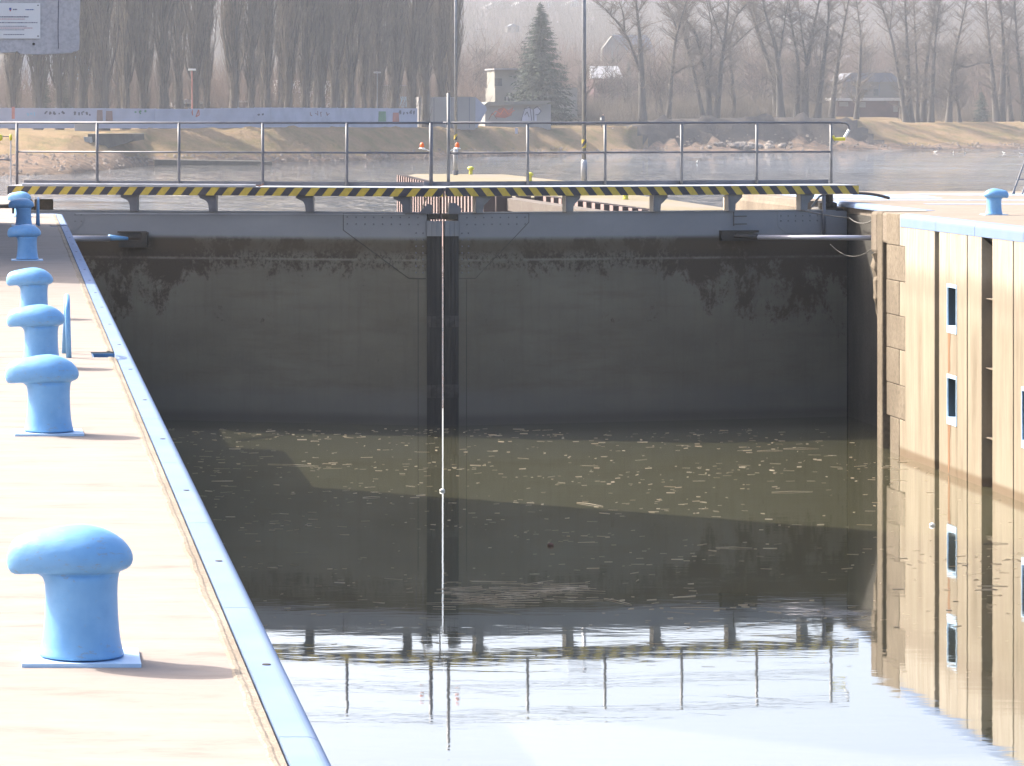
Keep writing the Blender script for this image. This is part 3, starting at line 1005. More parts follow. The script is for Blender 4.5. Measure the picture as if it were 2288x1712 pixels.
def gate_leaf(side):
    H = HL if side == 'l' else HR
    d = (MT-H); L = d.length; ang = math.atan2(d.y, d.x)
    s = -1 if side == 'l' else 1       # local y sign that faces the camera
    root = empty('gate_leaf', (H.x, H.y, 0), ang,
                 label=('left leaf of the steel lock gate with striped walkway' if side == 'l' else 'right leaf of the steel lock gate with striped walkway'),
                 cat='lock gate', group='two mitre gate leaves')
    c, sn = math.cos(ang), math.sin(ang)

    def u_of(px, off=0.0):
        # local x where the image column px meets the leaf front plane
        k = (px-VX)/F
        nx, ny = -sn*s*off, c*s*off
        # H.x+nx + c u = k (H.y+ny + sn u)
        return (k*(H.y+ny)-H.x-nx)/(c-k*sn)
    def bx(x0, x1, f0, f1, z0, z1, mb=None):
        mb = mb or MB()
        a, b = sorted((s*f0, s*f1))
        return mb.box(min(x0, x1), max(x0, x1), a, b, z0, z1)
    Lp = L-0.28
    # f > 0 towards camera
    bx(0.0 if side == 'l' else -0.22, Lp, -0.02, 0.0, -6.5, PT).build('skin_plate', M['gate'], root)
    bx(0.0, Lp, -0.55, -0.03, -6.4, PT-0.02).build('gate_frame', M['dark'], root)
    # top flange lip
    bx(0.0, Lp, -0.56, 0.014, PT+0.001, PT+0.012).build('top_flange', M['gate'], root)
    # mitre post : dark timber with iron collars, small gap left in the middle
    g = 0.022
    bx(Lp+0.002, L-g, -0.04, 0.03, -6.5, PT-0.13).build('mitre_post', M['timber'], root)
    for k in range(3):
        x0 = Lp+0.02+k*0.075
        bx(x0, x0+0.05, 0.031, 0.04, -6.4, PT-0.36).build('timber_stave', M['timber'], root)
    for (p0, p1) in ((494, 528), (706, 731), (860, 889)):
        o = MB()
        bx(Lp+0.004, L-g+0.003, -0.039, 0.05, gz(p1, 58), gz(p0, 58), o)
        bx(Lp+0.05, Lp+0.09, 0.05, 0.062, gz(p1, 58), gz(p0, 58), o)
        bx(Lp+0.15, Lp+0.18, 0.05, 0.058, gz(p1, 58), gz(p0, 58), o)
        o.build('iron_collar', M['gate'] if p0 < 500 else simple('dull_collar', (0.07, 0.066, 0.062), (0.035, 0.033, 0.03), 8, rough=.8), root, bevel=0.004)
    bx(Lp+0.02, L-0.09, -0.3, 0.02, PT-0.10, PT-0.0).build('post_cap', M['dark'], root, bevel=0.01)
    # gusset plate and rivets near the post
    xa = L-0.30; wtop = (1.45 if side == 'l' else 1.30)
    zt, z2, z3 = PT-0.002, PT-0.30, gz(623, 58)
    pts = [(xa, zt), (xa-wtop, zt), (xa-wtop, z2 if side == 'l' else PT-.16), (xa-0.30, z3), (xa, z3)]
    pr = MB(); a0, a1 = (s*0.001, s*0.007)
    pr.prism(pts if s < 0 else pts[::-1], 'y', a0, a1)
    pr.build('gusset_plate', M['gate'], root)
    riv = MB().lathe([(0.015, 0), (0.013, 0.008), (0.006, 0.012)], 8)
    rme = riv.mesh('rivet'); rme.materials.append(M['grey_steel'])
    rot = (math.radians(90 if s < 0 else -90), 0, 0)
    def rivet(x, z, f=0.007):
        o = link('rivet', rme, None, root, (x, s*f, z)); o.rotation_euler = rot
    k = 0
    for x in np.arange(xa-wtop+0.07, xa-0.02, 0.155):
        for z in (PT-0.07, PT-0.19): rivet(x, z)
    for z in np.arange(PT-0.34, z3+0.04, -0.115):
        rivet(xa-0.05, z); rivet(xa-0.17, z)
    for pa_, pb_ in zip(pts[:-1], pts[1:]):
        MB().tube([(pa_[0], s*.006, pa_[1]), (pb_[0], s*.006, pb_[1])], .006, 5).build('seam', M['dark'], root)
    # vertical seam with rivets down the leaf
    MB().box(xa-0.14, xa-0.13, min(0, s*.004), max(0, s*.004), -6, z3-0.02).build('seam', M['dark'], root)
    # heel gusset
    if side == 'r':
        h0, h1 = u_of(1835), u_of(1738)
        pts = [(h0, PT-.004), (h1, PT-.004), (h1, PT-0.28), (h1-0.16, gz(522, 59.5)), (h0, gz(522, 59.5))]
        MB().prism(pts, 'y', 0.001, 0.007).build('gusset_plate', M['gate'], root)
        for x in np.linspace(h0+.08, h1-.06, 6):
            for z in (PT-.08, PT-.17): rivet(x, z)
    else:
        h1 = u_of(188)
        pts = [(.0, PT-.004), (h1, PT-.004), (h1, PT-0.2), (h1-0.16, PT-.36), (.0, PT-.36)]
        MB().prism(pts, 'y', -0.007, -0.001).build('gusset_plate', M['gate'], root)
        for x in (.72, .80): 
            for z in (PT-.06, PT-.18): rivet(u_of(168 if x < .75 else 182), z)
    # walkway
    ue0 = u_of(20) if side == 'l' else u_of(1912)
    ue1 = L+ (0.03 if side == 'l' else 0.02) - 0.02
    dk = DECK if side == 'l' else DECK+0.01
    fb = FB if side == 'l' else FB+0.006
    bx(ue0, ue1, 0.10, 0.11, fb, dk-0.012).build('striped_fascia', M['stripe_l'], root)
    bx(ue0, ue1, -0.95, 0.115, dk-0.011, dk).build('deck_grating', M['light_steel'], root)
    bx(ue0, ue1, -0.94, 0.09, dk-0.06, dk-0.013).build('deck_frame', M['grey_steel'], root)
    bx(ue0+0.05, ue1, -0.95, -0.94, dk+.001, dk+0.075).build('kick_board', M['grey_steel'], root)
    # brackets under the walkway
    for px in ((298, 474, 690, 908) if side == 'l' else (1071, 1272, 1467, 1634, 1795)):
        u = u_of(px)
        w = 0.085
        zt_ = fb-0.002
        if side == 'l':
            pts = [(u+w, PT+.013), (u-w*.55, PT+.013), (u-w*.7, PT+0.13), (u-w*1.1, PT+0.2), (u-w*2.6, zt_-.04), (u-w*2.6, zt_), (u+w, zt_)]
            MB().prism(pts[::-1], 'y', -0.04, -0.055).build('bracket', M['grey_steel'], root)
            bx(u+w-0.012, u+w+0.004, -.08, .09, PT+.013, zt_).build('bracket', M['grey_steel'], root)
            bx(u-w*.5, u-w*.5+.01, -.5, .03, PT+.013, zt_-.01).build('bracket', M['grey_steel'], root)
        else:
            pts = [(u+w*1.1, PT+.013), (u-w*.6, PT+.013), (u-w*.7, PT+0.14), (u-w*1.5, PT+0.2), (u-w*2.2, zt_-.04), (u-w*2.2, zt_), (u+w*1.1, zt_)]
            MB().prism(pts, 'y', 0.04, 0.055).build('bracket', M['post_steel'], root)
            bx(u+w*1.1-0.012, u+w*1.1+0.006, -.08, .09, PT+.013, zt_).build('bracket', M['grey_steel'], root)
            MB().prism([(u+w*.1, PT+.013), (u+w*1.0, PT+.013), (u+w*1.0, PT+.19)], 'y', 0.056, 0.066).build('bracket', M['post_steel'], root)
    # railing on the far side
    fo = -0.90
    zr, zm = gz(275, 58.9), gz(342, 58.9)
    posts = (38, 217, 400, 587, 775, 963) if side == 'l' else (1002, 1179, 1352, 1523, 1691, 1857)
    for px in posts:
        u = u_of(px, fo)
        top = zr
        rr = 0.027
        if px == 1002:
            top = gz(208, 58.9); rr = 0.030
        if px == 963: rr = 0.034
        MB().tube([(u, s*fo, dk+.002), (u, s*fo, top)], rr, 8).build('rail_post', M['post_steel'] if px > 990 else M['grey_steel'], root, smooth=True)
    a = u_of(-40, fo) if side == 'l' else u_of(1893, fo)
    b = u_of(990, fo)
    ends = [(a, s*fo, zr), (b, s*fo, zr)]
    if side == 'r': ends = [(a+.13, s*fo, zr-.0), (b, s*fo, zr)]
    MB().tube(ends, 0.021, 10).build('top_rail', M['grey_steel'], root, smooth=True)
    u0, u1 = u_of(posts[0], fo), u_of(posts[-1], fo)
    MB().tube([(u0, s*fo, zm), (u1, s*fo, zm)], 0.018, 10).build('middle_rail', M['grey_steel'], root, smooth=True)
    if side == 'r':
        z0 = zr
        MB().tube([(a+.13, s*fo, z0), (a+.03, s*fo, z0-.005), (a-.03, s*fo, z0-.06), (a-.03, s*fo, z0-.14), (a+.07, s*fo, z0-.27)], 0.019, 10).build('rail_end', M['grey_steel'], root, smooth=True)
        MB().tube([(a-.02, s*fo+.03, z0-.13), (a+.07, s*fo+.03, z0-.27)], 0.026, 8).build('reflector', M['white'], root)
        MB().tube([(a+.06, s*fo+.02, z0-.30), (a+.26, s*fo+.02, z0-.30), (a+.30, s*fo+.02, z0-.24)], [0.03, 0.03, 0.026], 8).build('reflector', M['yellow'], root)
        # standing drain pipe by the heel
        u = u_of(1836)
        MB().tube([(u, .08, gz(437, 59.6)), (u, .08, gz(528, 59.6))], 0.032, 10).build('stand_pipe', M['grey_steel'], root, smooth=True)
        # ladder step irons
        for z in (PT-.08, PT-.22):
            MB().tube([(u_of(1635), .06, z), (u_of(1665), .06, z)], 0.009, 6).build('step_iron', M['dark'], root)
        MB().tube([(u_of(1636), .06, PT), (u_of(1636), .06, PT-.25)], 0.009, 6).build('step_iron', M['dark'], root)
    else:
        MB().tube([(u_of(92), s*-.03, gz(474, 59.5)), (u_of(700), s*-.03, gz(473.5, 58.7)), (u_of(930), s*-.03, gz(476, 58.3))], 0.012, 6).build('conduit', M['grey_steel'], root)
        MB().tube([(u_of(170), s*.04, gz(478, 59.5)), (u_of(905), s*.04, gz(478.5, 58.2))], 0.007, 6).build('conduit', M['light_steel'], root)
        # beam lying on the deck
        MB().tube([(u_of(50), s*.02, DECK+.022), (u_of(572), s*.02, DECK+.022)], 0.022, 8).build('lying_pole', M['light_steel'], root)
        MB().tube([(u_of(570), s*.02, DECK+.03), (u_of(580), s*.02, DECK+.012), (u_of(590), s*.02, DECK+.05)], 0.014, 6).build('pole_end', M['rust'], root)
    # beacon
    pb = 943 if side == 'l' else 1022
    ub = u_of(pb, fo)
    zb = gz(333, 58.9)
    be = MB()
    be.lathe([(0.060, 0.0), (0.058, 0.010), (0.034, 0.024)], 14, (ub, s*fo, zb)).build('beacon_base', M['white'], root, smooth=False)
    MB().lathe([(0.036, 0.024), (0.040, 0.055), (0.034, 0.092), (0.014, 0.115)], 14, (ub, s*fo, zb)).build('beacon_lens', M['orange'], root, smooth=True)
    up = u_of(963 if side == 'l' else 1002, fo)
    MB().tube([(ub, s*fo, zb-.004), ((ub+up)/2, s*fo, zb-.012), (up, s*fo, zb-.05)], 0.009, 6).build('beacon_arm', M['white'], root)
    # floodable rod bracket
    if side == 'l':
        MB().box(u_of(268), u_of(330), -.12, -.001, gz(554, 59), gz(538, 59)).box(u_of(265), u_of(328), -.10, -.002, gz(518, 59), gz(522, 59)).box(u_of(318), u_of(332), -.14, -.002, gz(546, 59), gz(520, 59)).build('rod_bracket', M['dark'], root)
    else:
        MB().box(u_of(1690), u_of(1607), .001, .12, gz(539, 59), gz(533, 59)).box(u_of(1690), u_of(1607), .001, .10, gz(521, 59), gz(516, 59)).box(u_of(1640), u_of(1607), .001, .09, gz(534, 59), gz(520, 59)).build('rod_bracket', M['dark'], root)
    # tie rod / strut at the mitre top
    if side == 'r':
        MB().prism([(L-.08, PT+.0), (L-.30, PT+.0), (L-.33, PT+.09), (L-.20, PT+.19), (L-.10, PT+.19)], 'y', 0.0, 0.05).build('latch_horn', M['grey_steel'], root)
    else:
        MB().prism([(L-.42, PT+.0), (L-.2, PT+.0), (L-.18, PT+.15), (L-.26, PT+.17), (L-.34, PT+.10)], 'y', -0.05, 0.0).build('latch_horn', M['grey_steel'], root)
        MB().tube([(u_of(940), -.02, PT+.01), (u_of(953), -.02, FB-.01)], 0.012, 6).build('strut', M['straw'], root)
        MB().tube([(L-.05, -.04, PT-.10), (L-.05, -.04, FB-.01)], 0.013, 6).build('strut', M['pile'], root)
    return root


gl = gate_leaf('l')
gr = gate_leaf('r')
# end cap with white/yellow corner at the joint of the two walkways
# hydraulic rods
hr = empty('hydraulic_rod', (0, 0, 0), label='silver operating rod reaching from the left wall to the left leaf', cat='rod', group='hydraulic rods that swing the gate leaves')
MB().tube([(gx(100, 57.6), 57.6, gz(533, 57.6)), (gx(243, 58.9), 58.9, gz(533, 58.9))], 0.05, 14).build('sleeve', M['silver'], hr, smooth=True)
MB().tube([(gx(243, 58.9), 58.9, gz(531, 58.9)), (gx(285, 59.1), 59.1, gz(533, 59.1))], [0.055, 0.03], 12).build('rod_head', M['blue'], hr, smooth=True)
hr = empty('hydraulic_rod', (0, 0, 0), label='long silver operating rod reaching from the right wall to the right leaf', cat='rod', group='hydraulic rods that swing the gate leaves')
MB().tube([(gx(1690, 59.0), 59.0, gz(530, 59.0)), (gx(2000, 57.9), 57.9, gz(532, 57.9))], [0.042, 0.046], 14).build('sleeve', M['silver'], hr, smooth=True)
MB().tube([(gx(1640, 59.1), 59.1, gz(528, 59.1)), (gx(1693, 59.0), 59.0, gz(530, 59.0))], [0.03, 0.052], 12).build('rod_head', M['dark'], hr, smooth=True)

# heel machinery on both sides
mc = empty('heel_machinery', (0.1, 60.5, 0), label='black greasy hinge machinery at the left gate heel', cat='machinery')
MB().box(-.55, .28, -.5, .4, -.3, 0.04).build('housing', M['dark'], mc, bevel=.03)
MB().lathe([(0.2, 0.0), (0.2, 0.1), (0.12, 0.14), (0.12, 0.26)], 16, (.05, -.1, .04)).build('pivot', M['rust'], mc)
MB().box(.28, .62, -.4, -.3, -.25, .16).build('arm', M['stone'], mc, bevel=.02)
MB().tube([(-.6, -.6, .02), (.1, -.5, .05)], .04, 8).build('bolt', M['dark'], mc)
MB().box(-2.2, -.9, -1.5, -.9, 0.003, .18).build('cover', M['light_steel'], mc, bevel=.03)
mc = empty('heel_machinery', (14.95, 60.4, 0), label='dark hinge machinery at the right gate heel', cat='machinery')
MB().box(-.35, .12, -.2, .5, -.4, .0).build('housing', M['dark'], mc, bevel=.06)
MB().lathe([(0.17, 0.0), (0.17, 0.08), (0.1, 0.11), (0.1, 0.24)], 16, (-.15, 0, .0)).build('pivot', M['dark'], mc)
MB().tube([(-.1, -.1, .3), (-.35, -.2, .2), (-.5, -.25, .02)], .02, 8).build('bolt', M['light_steel'], mc)
# rubber hose bumper
def arc(px0, py0, px1, py1, Y0, Y1, n=8, sag=0.0):
    out = []
    for i in range(n+1):
        t = i/n; Y = Y0+(Y1-Y0)*t
        out.append((gx(px0+(px1-px0)*t, Y), Y, gz(py0+(py1-py0)*t+sag*4*t*(1-t), Y)))
    return out
tag(MB().tube(arc(1905, 432, 1988, 443, 60.8, 60.6, sag=-3.5), 0.028, 10).build('rubber_hose', M['rubber'], smooth=True), 'thick black rubber hose arching from the walkway end to the right quay', 'hose')
tag(MB().tube(arc(1790, 470, 1895, 487, 59.3, 59.0, sag=2)+arc(1897, 487, 1965, 480, 59.0, 57.5, sag=16), 0.012, 6).build('cable', M['rope'], smooth=True), 'pale grey cable sagging above the silver rod to the right wall', 'cable')
tag(MB().tube(arc(1855, 546, 1960, 545, 58.8, 57.0, sag=28), 0.007, 6).build('cable', M['rope'], smooth=True), 'thin cable hanging in a loop below the silver rod', 'cable')

# left end railing with yellow lamp
rl = empty('handrail', (gx(24, 62), 62, 0), label='thin grey handrail with a yellow light at the left frame edge', cat='handrail')
MB().tube([(0, 0, 0), (0, 0, gz(312, 62))], 0.014, 8).build('rail_post', M['light_steel'], rl)
MB().tube([(-2, 0, gz(357, 62)), (0, 0, gz(357, 62))], 0.014, 8).tube([(-2, 0, gz(308, 62)), (0, 0, gz(305, 62))], 0.008, 8).build('rail', M['grey_steel'], rl)
MB().lathe([(0.02, 0), (0.03, .03), (.03, .09), (.01, .12)], 10, (0, 0, gz(314, 62))).build('lamp', M['yellow'], rl, smooth=True)
MB().lathe([(0.02, -.08), (0.07, -.05), (.07, .03), (.02, .05)], 12, (-.22, -.1, gz(306, 62))).build('lamp', M['yellow'], rl, smooth=True)

# ------------------------------------------------------------------ TOWER with sign panel
tw = empty('control_tower', (-3, 45, 0), label='corner of a pale concrete control building overhanging the left quay', cat='building')
MB().box(-4, 2.68, -6.2, 6.95, -0.02, 11.5).build('wall', M['panel'], tw)
# overhanging front panel, slightly broken lower edge
Yq = 38.4
zb = gz(121, Yq); xr = gx(178, Yq)+3; yo = Yq-45
low = [(-3, zb+.01), (2.86, zb+0.012), (3.02, zb+.02), (3.04, zb+.035), (3.08, zb), (3.3, zb-.006), (3.5, zb+.002), (xr-.09, zb+.012), (xr-.07, zb+.028), (xr-.035, zb+.03), (xr-.008, zb+.05),
       (xr, zb+.2), (xr-.008, zb+.35), (xr+.004, zb+.5), (xr-.002, 5.2), (-3, 5.2)]
MB().prism([(p[0], p[1]) for p in low], 'y', yo-.12, yo+.18).build('front_panel', M['panel'], tw)
MB().tube([(gx(130, Yq)+3, yo-.121, zb+.06), (gx(129, Yq)+3.002, yo-.121, zb+.3), (gx(132, Yq)+3, yo-.121, zb+1.2)], 0.0035, 5).build('crack', M['graf_dark'], tw)
MB().lathe([(0.016, 0), (0.013, .01)], 8, (0, 0, 0)).build('bolt', M['dark'], tw, loc=(gx(75, Yq)+3, yo-.125, gz(99, Yq))).rotation_euler = (math.radians(90), 0, 0)
sg = empty('info_sign', (0, Yq-.12, 0), label='white printed notice board screwed to the concrete panel', cat='sign')
x1 = gx(90, Yq); x0 = x1-.78; z1, z0 = gz(8, Yq), gz(87, Yq)
MB().box(x0, x1, -.014, -.002, z0, z1).build('board', M['sign'], sg)
def bar(pxa, pxb, py, h, m, parent):
    k = MB(); x = gx(pxa, Yq); xe = gx(pxb, Yq); z = gz(py, Yq); hh = h*Yq/F
    while x < xe:
        w = R.uniform(.010, .03)
        xx = min(x+w, xe)
        k.box(x, xx, -.0165, -.0145, z-hh/2, z+hh/2*R.uniform(.6, 1)); x = xx+.005
    k.build('print_line', m, parent)
bar(-40, 64, 38.5, 2.6, M['ink'], sg); bar(-30, 55, 43.5, 1.2, M['ink_red'], sg); bar(-50, 84, 51.5, 2.0, M['ink'], sg)
bar(-30, 60, 59.5, 1.2, M['ink'], sg); bar(-40, 73, 63.5, 1.2, M['ink_red'], sg); bar(-20, 54, 67.5, 1.2, M['ink'], sg); bar(8, 54, 78, 1.8, M['ink'], sg)
bar(29, 38, 22, 2.8, M['ink'], sg); bar(57, 76, 22.5, 2.2, M['ink_blue'], sg)
MB().box(gx(20.5, Yq), gx(25.5, Yq), -.0165, -.0145, gz(23, Yq), gz(18.5, Yq)).build('logo', M['ink_blue'], sg)
MB().box(gx(21.5, Yq), gx(24.5, Yq), -.0165, -.0145, gz(26, Yq), gz(23.2, Yq)).build('logo', M['ink_red'], sg)
for py in (13, 81.5):
    MB().box(gx(83.5, Yq), gx(86, Yq), -.018, -.0145, gz(py+1.3, Yq), gz(py-1.3, Yq)).build('screw', M['dark'], sg)

# ------------------------------------------------------------------ JETTY beyond the gate
JZ = -1.31
jet = empty('jetty', (0, 0, 0), label='sheet piled jetty with yellow brown top beyond the gate', cat='jetty')
def P(px, py, z=JZ):
    Y = dist(py, z); return (gx(px, Y), Y)
top = [P(905, 393), P(1110, 441.5), P(1236, 441.5), (20.2, 97), (22.7, 97), (23.2, 123), P(1330, 412), P(1130, 390), P(930, 388.5)]
b = MB(); b.prism(top, 'z', -6, JZ); b.build('deck', M['jetty'], jet)
def pile_wall(p0, p1, z1, step=0.75, name='sheet_pile'):
    p0, p1 = Vector((*p0, 0)), Vector((*p1, 0))
    L = (p1-p0).length; n = int(L/step); d = (p1-p0)/L
    nrm = Vector((d.y, -d.x, 0))
    if nrm.x > 0: nrm = -nrm
    mb = MB(); w = step
    q = [(0, .02), (.10*w, .02), (.22*w, .42), (.60*w, .42), (.72*w, .02), (w, .02), (w, -.02), (0, -.02)]
    b = MB().prism(q, 'z', -5.5, z1+.05)
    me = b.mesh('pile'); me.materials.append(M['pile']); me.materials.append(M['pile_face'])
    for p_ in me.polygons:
        if p_.normal.y > .9 and p_.center.y > .1: p_.material_index = 1  # proud fronts pale; pans and webs keep the painted shade tone
    ang = math.atan2(d.y, d.x)
    for i in range(n):
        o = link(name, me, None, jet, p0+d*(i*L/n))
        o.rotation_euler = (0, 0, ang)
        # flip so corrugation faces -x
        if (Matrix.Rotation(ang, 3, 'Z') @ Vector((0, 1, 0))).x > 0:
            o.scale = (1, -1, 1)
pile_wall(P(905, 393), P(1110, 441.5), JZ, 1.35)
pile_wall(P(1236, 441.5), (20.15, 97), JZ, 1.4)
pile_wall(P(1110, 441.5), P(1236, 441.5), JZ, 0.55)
# weathered rubbing beam
bp = [P(1106, 440, -1.35), P(1385, 482, -1.35)]
bb = MB()
(xa, ya_), (xb, yb_) = bp
bb.v = [(xa, ya_, -1.35), (xb, yb_, -1.35), (xb+.3, yb_+.05, -1.3), (xa+.3, ya_+.1, -1.3), (xa, ya_, -1.78), (xb, yb_, -1.78), (xb+.3, yb_+.05, -1.78), (xa+.3, ya_+.1, -1.78)]
bb.f = [(0, 1, 2, 3), (4, 7, 6, 5), (0, 4, 5, 1), (1, 5, 6, 2), (2, 6, 7, 3), (3, 7, 4, 0)]
bb.build('rubbing_beam', M['beam'], jet)
# yellow bollards on the jetty
yb0 = None
for px, py, lab in ((1052, 390, 'tiny yellow bollard behind the beacon post on the jetty'), (1184, 405, 'tiny yellow bollard on the middle of the jetty'), (1398, 446, 'tiny yellow bollard on the near end of the jetty')):
    x, yv = P(px, py)
    o = empty('mooring_bollard', (x, yv, JZ), label=lab, cat='bollard', group='yellow bollards on the jetty')
    MB().lathe([(.11, 0), (.09, .05), (.09, .22), (.17, .27), (.15, .36), (.06, .4)], 12).build('body', M['yellow'], o, smooth=True)
# lamp posts on the jetty
for px, py, ytop, r1, r2, lab in ((1018, 391, 330, .12, .075, 'thin tall grey mast left of centre rising from the jetty'),
                                (1305, 411, 357, .135, .095, 'thicker tall grey mast right of centre rising from the jetty edge')):
    x, yv = P(px, py)
    o = empty('light_mast', (x, yv, JZ), label=lab, cat='mast', group='tall masts on the jetty')
    zt = gz(ytop, yv)-JZ
    MB().tube([(0, 0, 0), (0, 0, zt-.12), (0, 0, zt)], [r1, r1, r2], 12).build('base', M['light_steel'], o, smooth=True)
    MB().tube([(0, 0, zt), (0, 0, 16)], [r2, r2*.8], 12).build('pole', M['light_steel'], o, smooth=True)
    za, zb_ = (gz(313, yv)-JZ, gz(299, yv)-JZ) if px < 1100 else (gz(331, yv)-JZ, gz(312, yv)-JZ)
    MB().tube([(0, 0, za), (0, 0, zb_)], r2+.006, 12).build('warning_band', M['band'], o)
    MB().box(-.7, .7, -.08, .08, 15.9, 16.05).build('lamp_head', M['light_steel'], o)
    if px < 1100:
        MB().tube([(0, 0, .05), (0, 0, .2)], r1*1.25, 10).tube([(0, 0, 1.0), (0, 0, 1.08)], r1*1.2, 10).build('collar', M['grey_steel'], o)
x, yv = (14.9, 67.45)
tag(MB().box(14.45, 14.6, 67.5, 67.65, WZ-1, .0).build('fender_post', M['straw']), 'pale upright timber post at the end of the right quay head', 'post')

# ------------------------------------------------------------------ FLOATING DEBRIS
def debris():
    n = 1350
    # drift bands: cluster centres with long flat scatter
    nc = 60
    cx = 0.9+NR.rand(nc)*13.0; cy = 57.3-(NR.rand(nc)**1.3)*23
    k_ = NR.randint(0, nc, n); loose = NR.rand(n) < .45
    X = np.where(loose, 0.9+NR.rand(n)*13.0, np.clip(cx[k_]+NR.normal(0, .6, n), .9, 13.9))
    Yv = np.where(loose, 57.4-(NR.rand(n)**1.4)*25, np.clip(cy[k_]+NR.normal(0, .5, n), 28, 57.5))
    L = np.clip(0.03+NR.exponential(0.05, n), .03, .34)
    a = NR.normal(0, 0.45, n)
    d = np.stack([np.cos(a), np.sin(a), np.zeros(n)], 1)
    c = np.stack([X, Yv, np.full(n, WZ+0.002)], 1)
    P_ = np.stack([c-d*L[:, None]/2, c+d*L[:, None]/2+np.array([0, 0, .003])], 1)
    rr = np.repeat((0.0010+NR.rand(n)**3*0.0036)[:, None], 2, 1)
    V1, F1 = np_tubes(P_, rr, 4)
    m = 500
    Yf = 57.4-(NR.rand(m)**1.3)*27; Xf = 0.9+NR.rand(m)*13.0; s = .002+NR.rand(m)**2*.008
    c = np.stack([Xf, Yf, np.full(m, WZ+0.003)], 1)
    q = np.array([(-1.6, -1, 0), (1.6, -.8, 0), (1.7, 1, 0), (-1.4, .8, 0)])
    V2 = (c[:, None, :]+q[None]*s[:, None, None]).reshape(-1, 3)
    F2 = np.arange(m*4).reshape(m, 4)
    V, Fq = merge([(V1, F1), (V2, F2)])
    o = link('floating_debris', np_mesh('floating_debris', V, Fq, False), M['straw'])
    tag(o, 'scattered straw, twigs and flakes floating on the chamber water', 'debris', kind='stuff')
debris()
def raft():
    n = 95
    c0 = [dist(1328, WZ)]
    px = 985+NR.beta(1.6, 1.6, n)*350; py = 1330+NR.normal(0, 13, n)+(px-1150)*-0.03
    Yv = (EYE-WZ)*F/(py-VY); X = (px-VX)*Yv/F
    L = .08+NR.rand(n)*.55; a = NR.normal(0, .28, n)
    d = np.stack([np.cos(a), np.sin(a), np.zeros(n)], 1)
    c = np.stack([X, Yv, WZ+.005+NR.rand(n)*.01], 1)
    P_ = np.stack([c-d*L[:, None]/2, c+d*L[:, None]/2], 1)
    V, Fq = np_tubes(P_, np.full((n, 2), .0022), 4)
    tag(link('reed_raft', np_mesh('reed_raft', V, Fq, False), M['straw']), 'tangled raft of pale reed stalks floating before the gate reflection', 'reeds', kind='stuff')
raft()
sticks = [(655, 1040, 110, -.12, 'long pale stick floating nearest the left lock wall below the gate'),
          (1790, 1003, 80, .02, 'pale stick floating near the right end of the gate'),
          (1720, 1008, 60, .06, 'pale stick floating just left of the longest right hand stick'),
          (1770, 1100, 95, .05, 'long pale stick floating on the olive water toward the right wall'),
          (1318, 1128, 46, -.5, 'slanting stick floating on the olive water right of the centre'),
          (830, 1112, 40, .1, 'brown leafy stick floating left of the white gap reflection'),
          (1640, 1225, 80, -.04, 'stick floating on dark water below the olive patch'),
          (2225, 1216, 55, 0.0, 'dark stick floating close to the right wall'),
          (1380, 1345, 45, -.6, 'thick reed stub floating right of the reed raft'),
          (1560, 1360, 120, -.05, 'long thin reed floating before the right leaf reflection')]
for px, py, w, a, lab in sticks:
    Y = dist(py, WZ); Lh = w*Y/F/2
    dy = math.tan(a)*Lh*3
    x = gx(px, Y)
    tag(MB().tube([(x-Lh, Y-dy, WZ+.006), (x, Y+.02, WZ+.012), (x+Lh, Y+dy, WZ+.006)], [.0035, .0042, .002], 6).build('stick', M['dark'] if 'dark stick' in lab else M['straw']), lab, 'stick', 'sticks floating in the lock')
for px, py, lab, m in ((988, 1098, 'small white float on the line of light below the gate gap', 'white'), (1230, 1220, 'reddish round fruit or ball floating at mid chamber', 'rust'), (2083, 1175, 'small white scrap floating before the right wall groove', 'white')):
    Y = dist(py, WZ)
    tag(MB().lathe([(.012, -.02), (.04, 0), (.038, .025), (.012, .04)], 10, (gx(px, Y), Y, WZ)).build('float' if m == 'white' else 'ball', M[m], smooth=True), lab, 'float')

